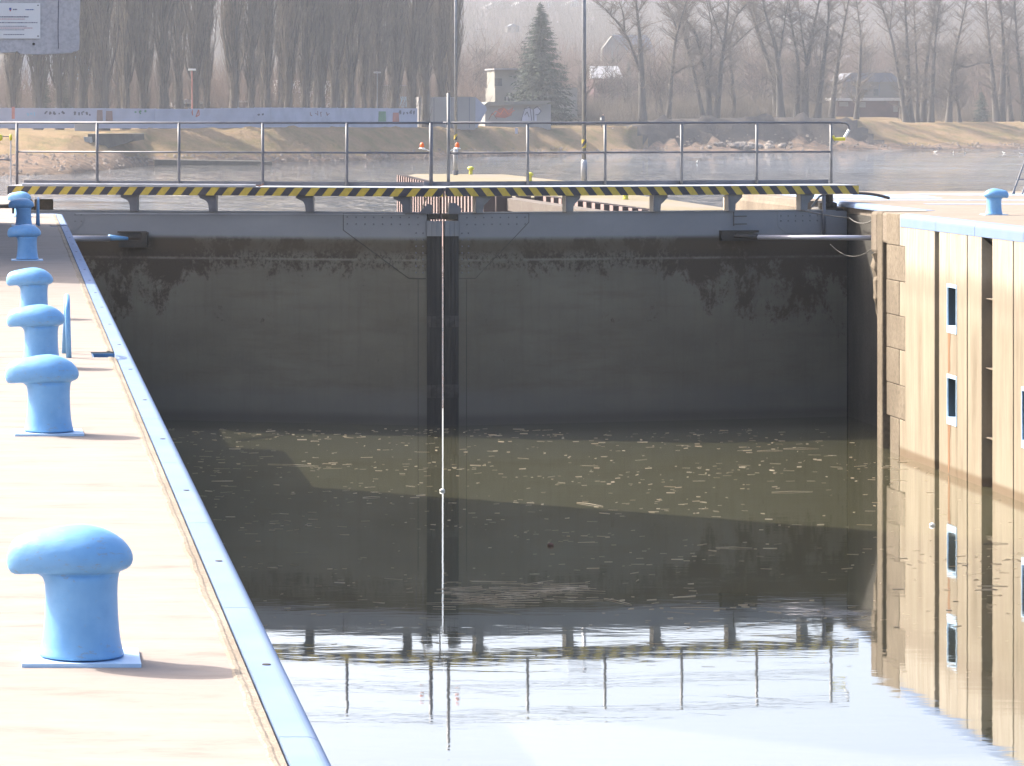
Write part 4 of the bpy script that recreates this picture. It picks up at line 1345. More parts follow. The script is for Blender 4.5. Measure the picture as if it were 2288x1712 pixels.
# ------------------------------------------------------------------ TREES
def poplar_mesh(seed, H=27.0, lean=0.0):
    rs_ = np.random.RandomState(seed)
    parts = []
    k = 9
    t = np.linspace(0, 1, k)
    ctr = np.stack([np.cumsum(rs_.normal(0, .06, k))+lean*t*H*.05, np.cumsum(rs_.normal(0, .06, k)), t*H], 1)
    ctr[0, :2] = 0
    rr = (0.46*(1-t)**0.9+0.05)*rs_.uniform(.85, 1.15); rr[0] *= 1.35
    tr = np_tubes(ctr[None], rr[None], 8)
    trunk = [tr]
    # main ascending limbs
    n = 34
    z0 = rs_.uniform(2.5, H*.7, n); az = rs_.uniform(0, 2*math.pi, n)
    Ln = rs_.uniform(5, 11, n)*np.clip(1.25-z0/H, .5, 1)
    out = rs_.uniform(.7, 1.7, n)
    m = 6; tt = np.linspace(0, 1, m)
    bx_ = np.interp(z0, ctr[:, 2], ctr[:, 0]); by_ = np.interp(z0, ctr[:, 2], ctr[:, 1])
    rad = out[:, None]*(1-(1-tt[None])**2.2)
    Px = bx_[:, None]+np.cos(az)[:, None]*rad+rs_.normal(0, .05, (n, m))
    Py = by_[:, None]+np.sin(az)[:, None]*rad+rs_.normal(0, .05, (n, m))
    Pz = z0[:, None]+Ln[:, None]*tt[None]
    limbs = np.stack([Px, Py, Pz], 2)
    lr = (.11*(1-tt)+.03)[None]*rs_.uniform(.6, 1.2, n)[:, None]
    trunk.append(np_tubes(limbs, lr, 4))
    V, Fq = merge(trunk)
    tm = np_mesh('poplar_trunk', V, Fq); tm.materials.append(M['bark'])
    # twigs
    n2 = 760
    idx = rs_.randint(0, n, n2); s = rs_.uniform(.1, 1, n2)
    f = s*(m-1); i0 = np.clip(f.astype(int), 0, m-2); fr = (f-i0)[:, None]
    base = limbs[idx, i0]*(1-fr)+limbs[idx, i0+1]*fr
    low = rs_.rand(n2) < .28
    zz = np.where(rs_.rand(n2) < .5, rs_.uniform(.6, 7, n2), rs_.uniform(.8, H*.9, n2))
    tb = np.stack([np.interp(zz, ctr[:, 2], ctr[:, 0]), np.interp(zz, ctr[:, 2], ctr[:, 1]), zz], 1)
    base = np.where(low[:, None], tb, base)
    a2 = rs_.uniform(0, 2*math.pi, n2); o2 = rs_.uniform(.25, 1.1, n2); l2 = rs_.uniform(1.5, 4.5, n2)
    m2 = 3; t2 = np.array([0, .45, 1.0])
    rad = o2[:, None]*np.array([0, .7, 1.0])[None]
    tw_ = np.stack([base[:, 0:1]+np.cos(a2)[:, None]*rad, base[:, 1:2]+np.sin(a2)[:, None]*rad, base[:, 2:3]+l2[:, None]*t2[None]], 2)
    V, Fq = np_tubes(tw_, np.array([.036, .028, .014])[None]*rs_.uniform(.8, 1.5, n2)[:, None], 3)
    cm = np_mesh('poplar_crown', V, Fq); cm.materials.append(M['twig'])
    return tm, cm

pops = [poplar_mesh(s) for s in (11, 12, 13, 14, 15, 16)]
ppx = [28, 85, 133, 186, 232, 280, 322, 368, 438, 522, 562, 598, 642, 680, 716, 750, 781, 813, 845, 880, 922, 950, 985, 1012]
ords = ['first', 'second', 'third', 'fourth', 'fifth', 'sixth', 'seventh', 'eighth', 'ninth', 'tenth', 'eleventh', 'twelfth', 'thirteenth', 'fourteenth', 'fifteenth',
        'sixteenth', 'seventeenth', 'eighteenth', 'nineteenth', 'twentieth', 'twenty-first', 'twenty-second', 'twenty-third', 'twenty-fourth']
def put_tree(name, meshes, X, Y, label, cat, group, sc=1.0, rz=0.0, names=('trunk', 'crown')):
    o = empty(name, (X, Y, ground_z(X, Y)-.15), rz, label, cat, group)
    o.scale = (sc, sc, sc)
    for nm, me in zip(names, meshes): link(nm, me, None, o)
    return o
for i, px in enumerate(ppx):
    Ys, zm, dm, zc, dc = prof(px)
    Y = fy(px)+4+R.uniform(-1.5, 1.5)
    extra = {0: ', beside the post', 3: ', before the striped building', 23: ', beside the mast'}.get(i, '')
    put_tree('poplar_tree', pops[i % 6], gx(px, Y), Y, '%s bare poplar from the left in the row behind the fence%s' % (ords[i], extra), 'tree', 'bare poplars behind the pale fence',
             R.uniform(.85, 1.2), R.uniform(0, 6.28))
# second, hazier row behind
for i in range(18):
    px = -30+i*61+R.uniform(-12, 12); Y = fy(px)+34+R.uniform(-8, 14)
    put_tree('poplar_tree', pops[(i*5+2) % 6], gx(px, Y), Y, 'hazy bare poplar of the second row, standing behind the %s front poplar' % ords[int(np.argmin([abs(px-q_) for q_ in ppx]))], 'tree', 'second row of bare poplars', R.uniform(.95, 1.2), R.uniform(0, 6.28))

def limb_twigs(rs_, polys, n_br, n_tw, Y, spread=1.0):
    """polys: list of (k,3) main limbs. random branches and twigs off them"""
    B = []; BR = []
    segs = []
    for p, r_ in polys:
        for a, b, ra in zip(p[:-1], p[1:], r_): segs.append((a, b, ra))
    ln = np.array([np.linalg.norm(b-a) for a, b, _ in segs]); pr = ln/ln.sum()
    idx = rs_.choice(len(segs), n_br, p=pr)
    for i in idx:
        a, b, ra = segs[i]; t = rs_.rand()
        s = a+(b-a)*t
        if s[2] < 2.2: continue
        az = rs_.uniform(0, 2*math.pi); L = rs_.uniform(1.5, 5)*spread; up = rs_.uniform(.25, 1.1)
        d = np.array([math.cos(az), math.sin(az), up]); d /= np.linalg.norm(d)
        k1 = s+d*L*.5+np.array([0, 0, rs_.uniform(-.1, .3)]); k2 = s+d*L+np.array([rs_.uniform(-.4, .4), rs_.uniform(-.4, .4), rs_.uniform(0, L*.35)])
        B.append([s, k1, k2]); BR.append([min(ra*.45, .09), .045, .018])
    B = np.array(B); BR = np.array(BR)
    n = n_tw
    ii = rs_.randint(0, len(B), n); t = rs_.rand(n)[:, None]
    s = np.where(t < .5, B[ii, 0]+(B[ii, 1]-B[ii, 0])*t*2, B[ii, 1]+(B[ii, 2]-B[ii, 1])*(t*2-1))
    az = rs_.uniform(0, 2*math.pi, n); L = rs_.uniform(.5, 2.0, n)
    d = np.stack([np.cos(az), np.sin(az), rs_.uniform(-.1, 1.3, n)], 1); d /= np.linalg.norm(d, axis=1)[:, None]
    e = s+d*L[:, None]; mdl = s+d*L[:, None]*.5+rs_.normal(0, .1, (n, 3))
    T = np.stack([s, mdl, e], 1)
    return np_tubes(B, BR, 4), np_tubes(T, np.tile(np.array([.022, .016, .009])[None]*1.3, (n, 1)), 3)

RT = [  # (base px list of polylines in photo pixels), width px, label
    ([[(1436, 262), (1434, 160), (1427, 60), (1420, 0), (1415, -80)], [(1432, 165), (1400, 75), (1351, 18), (1300, -30)], [(1396, 74), (1393, 30), (1382, -5), (1378, -60)], [(1425, 28), (1452, -10), (1480, -60)]], 15, 'big bare tree with a long limb leaning left, right of the grey roof'),
    ([[(1493, 262), (1500, 180), (1507, 100), (1515, 60), (1530, 10), (1550, -40)], [(1512, 62), (1490, 10), (1470, -60)], [(1505, 165), (1540, 145)]], 10, 'slim bare tree just right of the long limbed one'),
    ([[(1572, 255), (1552, 165), (1524, 65), (1535, 10), (1540, -50)], [(1556, 180), (1530, 60), (1500, -20)]], 9, 'thin bare tree leaning left behind the middle spoil heap'),
    ([[(1585, 250), (1582, 180), (1555, 75), (1520, 30), (1490, -20)], [(1585, 175), (1592, 60), (1575, -20), (1570, -80)]], 12, 'twin forked bare tree with slender left limb'),
    ([[(1600, 252), (1612, 140), (1625, 40), (1632, -60)], [(1618, 105), (1590, 30), (1575, -30)]], 12, 'upright bare tree with pale scar at its fork'),
    ([[(1642, 250), (1634, 170), (1628, 105), (1642, 40), (1665, 10), (1700, -30)], [(1632, 108), (1690, 55), (1760, 30)]], 10, 'bare tree with a branch sweeping up to the right'),
    ([[(1738, 255), (1728, 170), (1700, 90), (1672, 5), (1655, -70)], [(1700, 90), (1682, 10), (1690, -60)]], 14, 'bare tree with a straight trunk leaning left over the heaps'),
    ([[(1745, 250), (1738, 120), (1710, 30), (1700, -40)], [(1741, 130), (1757, 20), (1772, -60)]], 14, 'V forked bare tree left of the low red brown hut'),
    ([[(1780, 250), (1785, 140), (1765, 50), (1760, -60)]], 10, 'single stemmed bare tree between two forked ones'),
    ([[(1797, 258), (1803, 150), (1815, 75), (1832, 0), (1840, -60)], [(1803, 150), (1790, 60), (1778, -40)], [(1806, 90), (1845, 55)]], 14, 'thick bare tree with crossing limbs left of the hut'),
    ([[(1826, 262), (1838, 150), (1852, 60), (1850, -60)]], 12, 'bare tree rising behind the pale rock heap'),
    ([[(1857, 268), (1868, 170), (1880, 80), (1896, 0), (1910, -70)]], 11, 'bare tree standing just left of the hut roof'),
    ([[(1913, 230), (1922, 150), (1924, 70), (1915, 0), (1912, -70)]], 9, 'bare tree growing through the left end of the hut'),
    ([[(2026, 270), (2010, 170), (1990, 80), (1966, -5), (1950, -70)], [(1988, 75), (1995, 0), (2000, -60)]], 11, 'bare tree leaning left across the right end of the hut'),
    ([[(2034, 272), (2028, 200), (2028, 100), (2024, 0), (2026, -70)]], 15, 'thickest straight bare tree right of the hut'),
    ([[(2050, 270), (2047, 140), (2042, 0), (2038, -70)]], 8, 'thin bare tree next to the thickest trunk'),
    ([[(2061, 272), (2068, 150), (2083, 60), (2093, 0), (2100, -70)]], 12, 'bare tree leaning right, third from the hut'),
    ([[(2080, 270), (2085, 150), (2092, 60), (2104, -40)]], 11, 'bare tree leaning right beside its thicker twin'),
    ([[(2120, 273), (2128, 150), (2148, 60), (2160, -10), (2170, -70)], [(2135, 142), (2158, 152), (2190, 140), (2215, 142)]], 11, 'bare tree with a hooked side branch near the small spruce'),
    ([[(2145, 270), (2136, 180), (2134, 120)]], 7, 'short leaning bare trunk beside the hooked branch tree'),
    ([[(2228, 272), (2216, 150), (2205, 40), (2200, -60)]], 12, 'bare tree right of the small spruce'),
    ([[(2236, 273), (2243, 140), (2238, 40), (2226, -50)]], 15, 'stout bare tree second from the right frame edge'),
    ([[(2259, 271), (2248, 130), (2262, 30), (2280, -60)]], 9, 'thin bare tree near the right frame edge'),
    ([[(2292, 268), (2276, 140), (2268, 40), (2262, -60)]], 12, 'bare tree at the right frame edge'),
]
for i, (polys, wpx, lab) in enumerate(RT):
    px0 = polys[0][0][0]
    Ys, zm, dm, zc, dc = prof(px0)
    Y = Ys+dc+8+R.uniform(0, 10)
    rs_ = np.random.RandomState(100+i)
    X0 = gx(px0, Y); Z0 = ground_z(X0, Y)-.3
    out = []; parts = []
    for j, pl in enumerate(polys):
        pts = []
        for k, (a, b) in enumerate(pl):
            yo_ = (0 if (j == 0 and k == 0) else rs_.uniform(-.25, .25)*k)
            z = (gz(b, Y)-Z0) if not (j == 0 and k == 0) else 0
            pts.append((gx(a, Y)-X0, yo_, z))
        # resample with smooth curve
        pts = np.array(pts)
        tt = np.linspace(0, 1, len(pts)); ts = np.linspace(0, 1, len(pts)*3)
        sm = np.stack([np.interp(ts, tt, pts[:, c]) for c in range(3)], 1)
        sm[1:-1] = sm[1:-1]*.5+(sm[:-2]+sm[2:])*.25
        w = wpx*Y/F/2*(1.3 if j == 0 else .8)
        topz = 24.0
        rr = w*np.clip(1-sm[:, 2]/topz, .25, 1)*(np.where(sm[:, 2] < .8, 1.3, 1) if j == 0 else np.linspace(1, .5, len(sm)))
        out.append((sm, rr)); parts.append(np_tubes(sm[None], rr[None], 7))
    br, twg = limb_twigs(rs_, out, 70+16*len(polys), 900+200*len(polys), Y)
    V, Fq = merge(parts)
    tm = np_mesh('tree_trunk', V, Fq); tm.materials.append(M['bark'])
    V, Fq = merge([br, twg])
    cm = np_mesh('tree_crown', V, Fq); cm.materials.append(M['twig'])
    o = empty('bare_tree', (X0, Y, Z0), 0, lab, 'tree', 'bare trees on the right bank')
    link('trunk', tm, None, o); link('crown', cm, None, o)

# generic background bare trees (individual, hazier)
def bush_tree_mesh(seed, H=11.0, n1=9, n2=60, n3=420, r0=.14, mat='twig'):
    rs_ = np.random.RandomState(seed)
    stems = []
    for i in range(n1):
        az = rs_.uniform(0, 6.28); sp = rs_.uniform(.2, 1.6)
        pts = [np.array([rs_.normal(0, .15), rs_.normal(0, .15), 0.0])]
        for k in range(4):
            pts.append(pts[-1]+np.array([math.cos(az)*sp*.35+rs_.normal(0, .2), math.sin(az)*sp*.35+rs_.normal(0, .2), H/4*rs_.uniform(.6, 1)]))
        p = np.array(pts); stems.append((p, r0*np.linspace(1, .2, 5)*rs_.uniform(.5, 1)))
    a = [np_tubes(p[None], r_[None], 4) for p, r_ in stems]
    br, tw2 = limb_twigs(rs_, stems, n2, n3, 0, .7)
    V, Fq = merge(a+[br]); tm = np_mesh('stems', V, Fq); tm.materials.append(M['bark'])
    V, Fq = tw2; cm = np_mesh('twigs', V, Fq); cm.materials.append(M[mat])
    return tm, cm
bts = [bush_tree_mesh(s, H=h, mat=m) for s, h, m in ((31, 12, 'twig'), (32, 10, 'twig_red'), (33, 14, 'twig'), (34, 9, 'twig_red'))]
for i in range(56):
    px = 1030+i*23.5+R.uniform(-14, 14)
    Y = prof(px)[0]+prof(px)[4]+R.uniform(18, 110) if px > 1300 else R.uniform(500, 560)
    if px < 1250: Y = R.uniform(530, 600)
    if 1850 < px < 2030: Y = R.uniform(655, 690)
    put_tree('bare_tree', bts[i % 4], gx(px, Y), Y, 'bushy many stemmed bare tree in the hazy woodland behind the right bank trees', 'tree', 'hazy bushy trees behind the bank', R.uniform(.7, 1.25), R.uniform(0, 6.28))

# undergrowth and far wood, one mass each
def twig_mass(name, n, area, hgt, mat, lab, r_=.03, bush=10, seed=3):
    rs_ = np.random.RandomState(seed)
    nb = n//bush
    c = np.array([area(rs_) for _ in range(nb)])
    c = np.repeat(c, bush, 0)
    n = len(c)
    hh = np.repeat(rs_.uniform(.5, 1.1, nb), bush)*hgt
    az = rs_.uniform(0, 6.28, n); sp = rs_.uniform(.05, .5, n)*hh
    s = c+np.stack([rs_.normal(0, .2*hgt, n)*.5, rs_.normal(0, .2*hgt, n)*.5, np.full(n, -.2)], 1)
    e = s+np.stack([np.cos(az)*sp, np.sin(az)*sp, hh*rs_.uniform(.5, 1.05, n)], 1)
    mdl = (s+e)/2+rs_.normal(0, .05*hgt, (n, 3))
    V, Fq = np_tubes(np.stack([s, mdl, e], 1), np.tile(np.array([1.0, .8, .35])[None]*r_, (n, 1)), 3)
    tag(link(name, np_mesh(name, V, Fq), M[mat]), lab, 'undergrowth', kind='stuff')
def area1(rs_):
    px = rs_.uniform(1050, 2500)
    while (1862 < px < 2020) or (px > 2020 and rs_.rand() < .7): px = rs_.uniform(1050, 2500)
    Ys, zm, dm, zc, dc = prof(px)
    Y = Ys+dc+rs_.uniform(14, 90) if px > 1340 else rs_.uniform(500, 560)
    X = gx(px, Y); return (X, Y, ground_z(X, Y))
twig_mass('undergrowth', 30000, area1, 4.6, 'twig', 'brown thicket of leafless scrub behind the right bank', .028, 16, 5)
def area2(rs_):
    px = rs_.uniform(-100, 1060); Y = fy(px)+rs_.uniform(45, 130); X = gx(px, Y); return (X, Y, ground_z(X, Y))
twig_mass('undergrowth', 18000, area2, 9.0, 'twig_red', 'brown scrub glimpsed between the poplar trunks', .04, 14, 6)
def area4(rs_):
    px = rs_.uniform(1040, 2600); Y = rs_.uniform(665 if 1300 < px < 1410 or 1850 < px < 2170 else 600, 740); X = gx(px, Y); return (X, Y, ground_z(X, Y))
twig_mass('hazy_wood', 26000, area4, 15.0, 'twig_red', 'brownish leafless wood rising behind the right bank trees', .05, 26, 12)
def area3(rs_):
    px = rs_.uniform(-200, 2700); Y = rs_.uniform(640, 1340); X = gx(px, Y); return (X, Y, ground_z(X, Y))
twig_mass('hillside_wood', 60000, area3, 12.0, 'twig', 'hazy leafless woodland covering the far hillside', .075, 22, 8)

# spruces
def spruce(px, pyb, pyt, Y, wpx, lab, seed, dens=1.0):
    rs_ = np.random.RandomState(seed)
    X0 = gx(px, Y); Z0 = ground_z(X0, Y)-.3; H = gz(pyt, Y)-Z0; Rb = wpx*Y/F/2
    o = empty('spruce_tree', (X0, Y, Z0), 0, lab, 'tree')
    MB().tube([(0, 0, 0), (0, 0, H*.96)], [.28*H/16, .02], 8).build('trunk', M['bark'], o, smooth=True)
    n = int(620*dens)
    t = rs_.uniform(.05, 1, n)**.85
    z = H*t; az = rs_.uniform(0, 6.28, n)
    Lb = Rb*(1-t)**.78*rs_.uniform(.65, 1.12, n)+.15
    cl = []; 
    P_ = []
    m = 15
    V = []; Fi = []
    for i in range(n):
        d = np.array([math.cos(az[i]), math.sin(az[i]), 0])
        side = np.array([-d[1], d[0], 0])
        for j in range(m):
            f = (j+.6)/m
            c = d*Lb[i]*f+np.array([0, 0, z[i]-Lb[i]*.28*f+Lb[i]*.16*f*f])
            w = Lb[i]*.20*(1-f*.6)+.05
            dirv = d*.6+side*rs_.uniform(-1, 1)+np.array([0, 0, rs_.uniform(-.8, .1)]); dirv /= np.linalg.norm(dirv)
            s2 = np.cross(dirv, rs_.normal(0, 1, 3)); s2 /= np.linalg.norm(s2)
            b0 = len(V)
            V += [c-s2*w*.22, c+s2*w*.22, c+dirv*w*1.5]
            Fi.append((b0, b0+1, b0+2))
    me = np_mesh('spruce_crown', np.array(V), np.array(Fi), False); me.materials.append(M['needle'])
    link('crown', me, None, o)
spruce(1208, 250, 4, 488, 178, 'tall dark green spruce standing before the pale house', 41, 1.5)
spruce(2193, 275, 205, 575, 52, 'small dark spruce among the bare trees at the right', 42, .5)
spruce(100, 245, 160, 405, 50, 'dark spruce behind the fence left of the striped building', 43, .6)
spruce(140, 245, 168, 402, 60, 'dark spruce touching the striped building behind the fence', 44, .6)
spruce(30, 245, 185, 404, 44, 'dark spruce at the left frame edge behind the fence', 45, .5)
spruce(1405, 200, 135, 600, 40, 'hazy green conifer beside the grey roof', 46, .5)

# ------------------------------------------------------------------ FENCE with graffiti
fn = empty('fence', (0, 0, 0), label='long pale lilac concrete fence with graffiti along the bank top', cat='fence')
def ftop(px): return np.interp(px, [-60, 200, 400, 600, 940], [241, 242, 243.5, 240.5, 242.5])
e = list(np.arange(-60, 934, 37.0))+[934]
def wall_quad(parent, name, m, pts, lift, thick=.12):
    """flat polygon (photo columns / rows) standing in the fence line, thickness towards the back"""
    kb = MB(); n_ = len(pts)
    fr = [(gx(a_, fy(a_)-lift), fy(a_)-lift, gz(b_, fy(a_)-lift)) for a_, b_ in pts]
    kb.v = fr+[(x_, y_+thick, z_) for x_, y_, z_ in fr]
    kb.f = [tuple(range(n_)), tuple(range(2*n_-1, n_-1, -1))]+[((i_+1) % n_, i_, n_+i_, n_+(i_+1) % n_) for i_ in range(n_)]
    return kb.build(name, M[m], parent)
for a, b_ in zip(e, e[1:]):
    t_ = ftop((a+b_)/2)
    wall_quad(fn, 'fence_panel', 'fence', [(a+1, 287), (b_-1, 287), (b_-1, t_), (a+1, t_)], 0)
    wall_quad(fn, 'fence_post', 'fence', [(a-1, 287), (a+1, 287), (a+1, t_-1), (a-1, t_-1)], .05, .22)
def graf(name, pxs, pys, m, w=.08):
    wp = w*18
    o_ = None
    kb = MB()
    for (x0_, y0_), (x1_, y1_) in zip(zip(pxs, pys), zip(pxs[1:], pys[1:])):
        dx, dy = x1_-x0_, y1_-y0_; L = math.hypot(dx, dy)+1e-6; nx, ny = -dy/L*wp, dx/L*wp
        q = [(x0_-nx, y0_-ny), (x1_-nx, y1_-ny), (x1_+nx, y1_+ny), (x0_+nx, y0_+ny)]
        kb.quad(*[(gx(a_, fy(a_)-.07), fy(a_)-.07, gz(b_, fy(a_)-.07)) for a_, b_ in q])
    return kb.build(name, M[m], fn)
def letters(x0, x1, y0, y1, n, m, w=.09):
    for i in range(n):
        a = x0+(x1-x0)*i/n; b = a+(x1-x0)/n*.72
        n_ = R.randint(3, 5)
        xs = [a+(b-a)*R.random() for _ in range(n_)]; ysv = [y0+(y1-y0)*R.random() for _ in range(n_)]
        graf('graffiti', xs, ysv, m, w*R.uniform(.8, 1.5))
letters(99, 148, 249, 256, 5, 'graf_dark'); letters(165, 207, 249, 258, 5, 'graf_dark'); letters(300, 330, 246, 256, 3, 'graf_green', .06); letters(60, 82, 250, 260, 3, 'balcony_blue', .06)
letters(576, 592, 254, 258, 2, 'graf_dark', .1); letters(690, 740, 248, 262, 4, 'graf_brown', .05); letters(892, 930, 246, 256, 5, 'graf_dark', .07); letters(425, 450, 245, 262, 2, 'graf_red', .05)
def patchq(x0, x1, y0, y1, m):
    wall_quad(fn, 'graffiti', m, [(x0, y1), (x1, y1), (x1-1, y0), (x0+1, y0)], .06, .02)
patchq(216, 230, 246, 270, 'graf_brown'); patchq(236, 252, 248, 270, 'graf_brown'); patchq(845, 863, 249, 272, 'graf_green'); patchq(877, 892, 252, 273, 'graf_red'); patchq(258, 268, 254, 264, 'fence')
tag(MB().box(gx(26, 371), gx(33, 371), 371, 371.3, gz(266, 371), gz(239, 371)).build('post', M['graf_red']), 'dull orange marker post before the left end of the fence', 'post')

# retaining wall / culvert on the bank left
cv = empty('culvert_portal', (0, 0, 0), label='dark concrete culvert portal in the bank below the fence', cat='culvert')
def cyf(px): return float(np.interp(px, [186, 250, 322], [341, 345, 352]))
def cquad(name, m, pts, th, lift=0):
    kb = MB(); n_ = len(pts)
    fr = [(gx(a_, cyf(a_)-lift), cyf(a_)-lift, gz(b_, cyf(a_)-lift)) for a_, b_ in pts]
    kb.v = fr+[(x_+.3, y_+th, z_) for x_, y_, z_ in fr]
    kb.f = [tuple(range(n_)), tuple(range(2*n_-1, n_-1, -1))]+[((i_+1) % n_, i_, n_+i_, n_+(i_+1) % n_) for i_ in range(n_)]
    return kb.build(name, M[m], cv)
cquad('wing_wall', 'dark_concrete', [(196, 346), (212, 343), (240, 332), (270, 323), (300, 316), (322, 312), (322, 299), (260, 299), (196, 300)], 9)
cquad('pier', 'concrete', [(196, 345), (206, 345), (200, 306), (186, 306)], 2, 1.6)
MB().box(gx(167, 372), gx(213, 372), 372, 373, -1.2, gz(276, 372)).build('parapet', M['container'], cv)
MB().prism([(gx(345, 358), WZ-.4), (gx(590, 369), WZ-.4), (gx(590, 369), gz(358, 369)), (gx(345, 358), gz(357, 358))], 'y', 357.5, 369).build('bank_edging', M['dark_concrete'])
tag(bpy.data.objects['bank_edging'], 'low dark piled edging along the waterline at the left bank', 'edging')
# bank rocks
rng = R
rock_ms = []
for s in range(5):
    mb = MB(); rg_ = []
    for k in range(5):
        ph = -math.pi/2+math.pi*(k+.5)/5
        rg_.append([(math.cos(ph)*math.cos(a*math.pi/4)*R.uniform(.7, 1.2), math.cos(ph)*math.sin(a*math.pi/4)*R.uniform(.7, 1.2), math.sin(ph)*R.uniform(.6, .9)) for a in range(8)])
    me = mb.rings(rg_).mesh('rock'); me.materials.append(M['rock']); rock_ms.append(me)
for i in range(44):
    px = R.gauss(1668, 45) if i < 34 else R.uniform(1560, 1980)
    Ys = prof(px)[0]; Y = Ys+R.uniform(.5, 7); X = gx(px, Y)
    o = link('rock', rock_ms[i % 5], None, None, (X, Y, ground_z(X, Y)+R.uniform(.1, .5)))
    s = R.uniform(.25, .75) if i < 34 else R.uniform(.2, .4); o.scale = (s*1.2, s, s*.9); o.rotation_euler = (0, 0, R.uniform(0, 6))
    tag(o, 'pale boulder in the heap at the waterline below the spoil mounds', 'rock', 'pale boulders at the waterline')
def riprap():
    n = 1500
    rs_ = np.random.RandomState(9)
    q = np.array([(-1, -1, 0), (1, -1, 0), (1, 1, 0), (-1, 1, 0), (-.5, -.5, 1), (.6, -.5, .9), (.5, .5, 1), (-.5, .6, .8)])
    f = np.array([(0, 1, 5, 4), (1, 2, 6, 5), (2, 3, 7, 6), (3, 0, 4, 7), (4, 5, 6, 7)])
    Vs = []; Fs = []
    for i in range(n):
        px = rs_.uniform(-60, 2400); Ys, zm, dm, _, dc = prof(px)
        Y = Ys+rs_.uniform(-.6, dm*1.1+1.5 if px > 320 else dm*1.0); X = gx(px, Y)
        s = rs_.uniform(.05, .20)
        V = q*(s*rs_.uniform(.7, 1.5, 3))*rs_.uniform(.8, 1.2, (8, 3))+np.array([X, Y, max(ground_z(X, Y), WZ)-.02])
        Vs.append(V); Fs.append(f+i*8)
    tag(link('bank_stones', np_mesh('bank_stones', np.concatenate(Vs), np.concatenate(Fs), False), M['bank_rock']), 'small stones scattered along the far waterline', 'stones', kind='stuff')
riprap()

# ------------------------------------------------------------------ BUILDINGS
def bx3(o, name, m, px0, px1, py0, py1, Y, dep, dy=0):
    return MB().box(gx(px0, Y), gx(px1, Y), Y+dy, Y+dy+dep, gz(py1, Y), gz(py0, Y)).build(name, M[m], o)
# container beside the fence
o = empty('storage_container', (0, 0, 0), label='grey flat sided container at the right end of the pale fence', cat='container')
bx3(o, 'body', 'container', 935, 1062, 217, 290, 440, 6)
for px in (969, 1009, 1048): bx3(o, 'seam', 'roof_dark', px, px+1.2, 219, 286, 440, .02, -.03)
k = MB(); k.prism([(gx(1062, 440)+.02, gz(217, 440)), (gx(1086, 440), gz(238, 440)), (gx(1088, 440), gz(246, 440)), (gx(1066, 440), gz(286, 440)), (gx(1062, 440)+.02, gz(286, 440))], 'y', 440, 445); k.build('side_sheet', M['fence'], o)
# shed with graffiti
o = empty('flat_roof_shed', (0, 0, 0), label='low flat roofed shed covered with graffiti before the spruce', cat='shed')
bx3(o, 'wall', 'container', 1084, 1231, 233, 290, 466, 7)
k = MB(); k.prism([(gx(1080, 465), gz(236, 465)), (gx(1090, 465), gz(228, 465)), (gx(1222, 465), gz(225, 465)), (gx(1232, 465), gz(226, 465)), (gx(1218, 465), gz(234, 465))], 'y', 465, 474); k.build('roof', M['cream'], o)
def sgraf(pts, m, w):
    kk = MB()
    P_ = [(gx(a, 466), 465.93, gz(b, 466)) for a, b in pts]
    for p, q in zip(P_, P_[1:]):
        dx, dz = q[0]-p[0], q[2]-p[2]; L = math.hypot(dx, dz)+1e-6; nx, nz = -dz/L*w, dx/L*w
        kk.quad((p[0]-nx, p[1], p[2]-nz), (q[0]-nx, q[1], q[2]-nz), (q[0]+nx, q[1], q[2]+nz), (p[0]+nx, p[1], p[2]+nz))
    kk.build('graffiti', M[m], o)
def sfill(pts, m, dy=0):
    kk = MB(); kk.v = [(gx(a, 466), 465.96-dy, gz(b, 466)) for a, b in pts]; kk.f = [tuple(range(len(pts)))]; kk.build('graffiti', M[m], o)
sfill([(1166, 271), (1169, 246), (1180, 238), (1190, 246), (1191, 271)], 'graf_white')
sfill([(1192, 271), (1191, 244), (1205, 239), (1208, 250), (1199, 257), (1199, 271)], 'graf_white')
sgraf([(1164, 270), (1172, 243), (1184, 240), (1186, 255), (1188, 270)], 'graf_dark', .05)
sgraf([(1172, 258), (1178, 250), (1182, 262)], 'graf_dark', .05)
sgraf([(1193, 270), (1192, 244), (1200, 238), (1209, 248), (1203, 256), (1196, 257)], 'graf_dark', .05)
sfill([(1105, 262), (1113, 244), (1125, 240), (1136, 246), (1147, 240), (1143, 258), (1128, 264)], 'graf_red')
sgraf([(1098, 258), (1108, 248), (1118, 256), (1126, 243), (1136, 256), (1150, 246)], 'orange', .04)
sgraf([(1092, 268), (1100, 252), (1110, 266)], 'graf_brown', .06)
tag(MB().box(gx(1151, 452), gx(1157, 452), 452, 452.1, gz(299, 452), gz(286, 452)).build('notice_board', M['graf_white']), 'small white notice on the bank slope below the shed', 'sign')
# pale house behind the spruce
o = empty('house', (0, 0, 0), label='pale cream house with a terrace half hidden by the spruce', cat='house')
bx3(o, 'wall', 'cream', 1106, 1290, 196, 262, 500, 10)
bx3(o, 'wall', 'cream', 1106, 1175, 155, 196, 502, 8, .5)
bx3(o, 'roof', 'roof_light', 1104, 1178, 153, 156, 501, 10)
for px0, px1, py0, py1 in ((1111, 1127, 175, 192), (1127, 1139, 217, 226), (1141, 1155, 217, 226)):
    w = bx3(o, 'window', 'pane', px0, px1, py0, py1, 500, .05, -.06 if py0 > 190 else 2.4)
bx3(o, 'window_frame', 'white_wall', 1132, 1133.2, 217, 226, 500, .03, -.1)
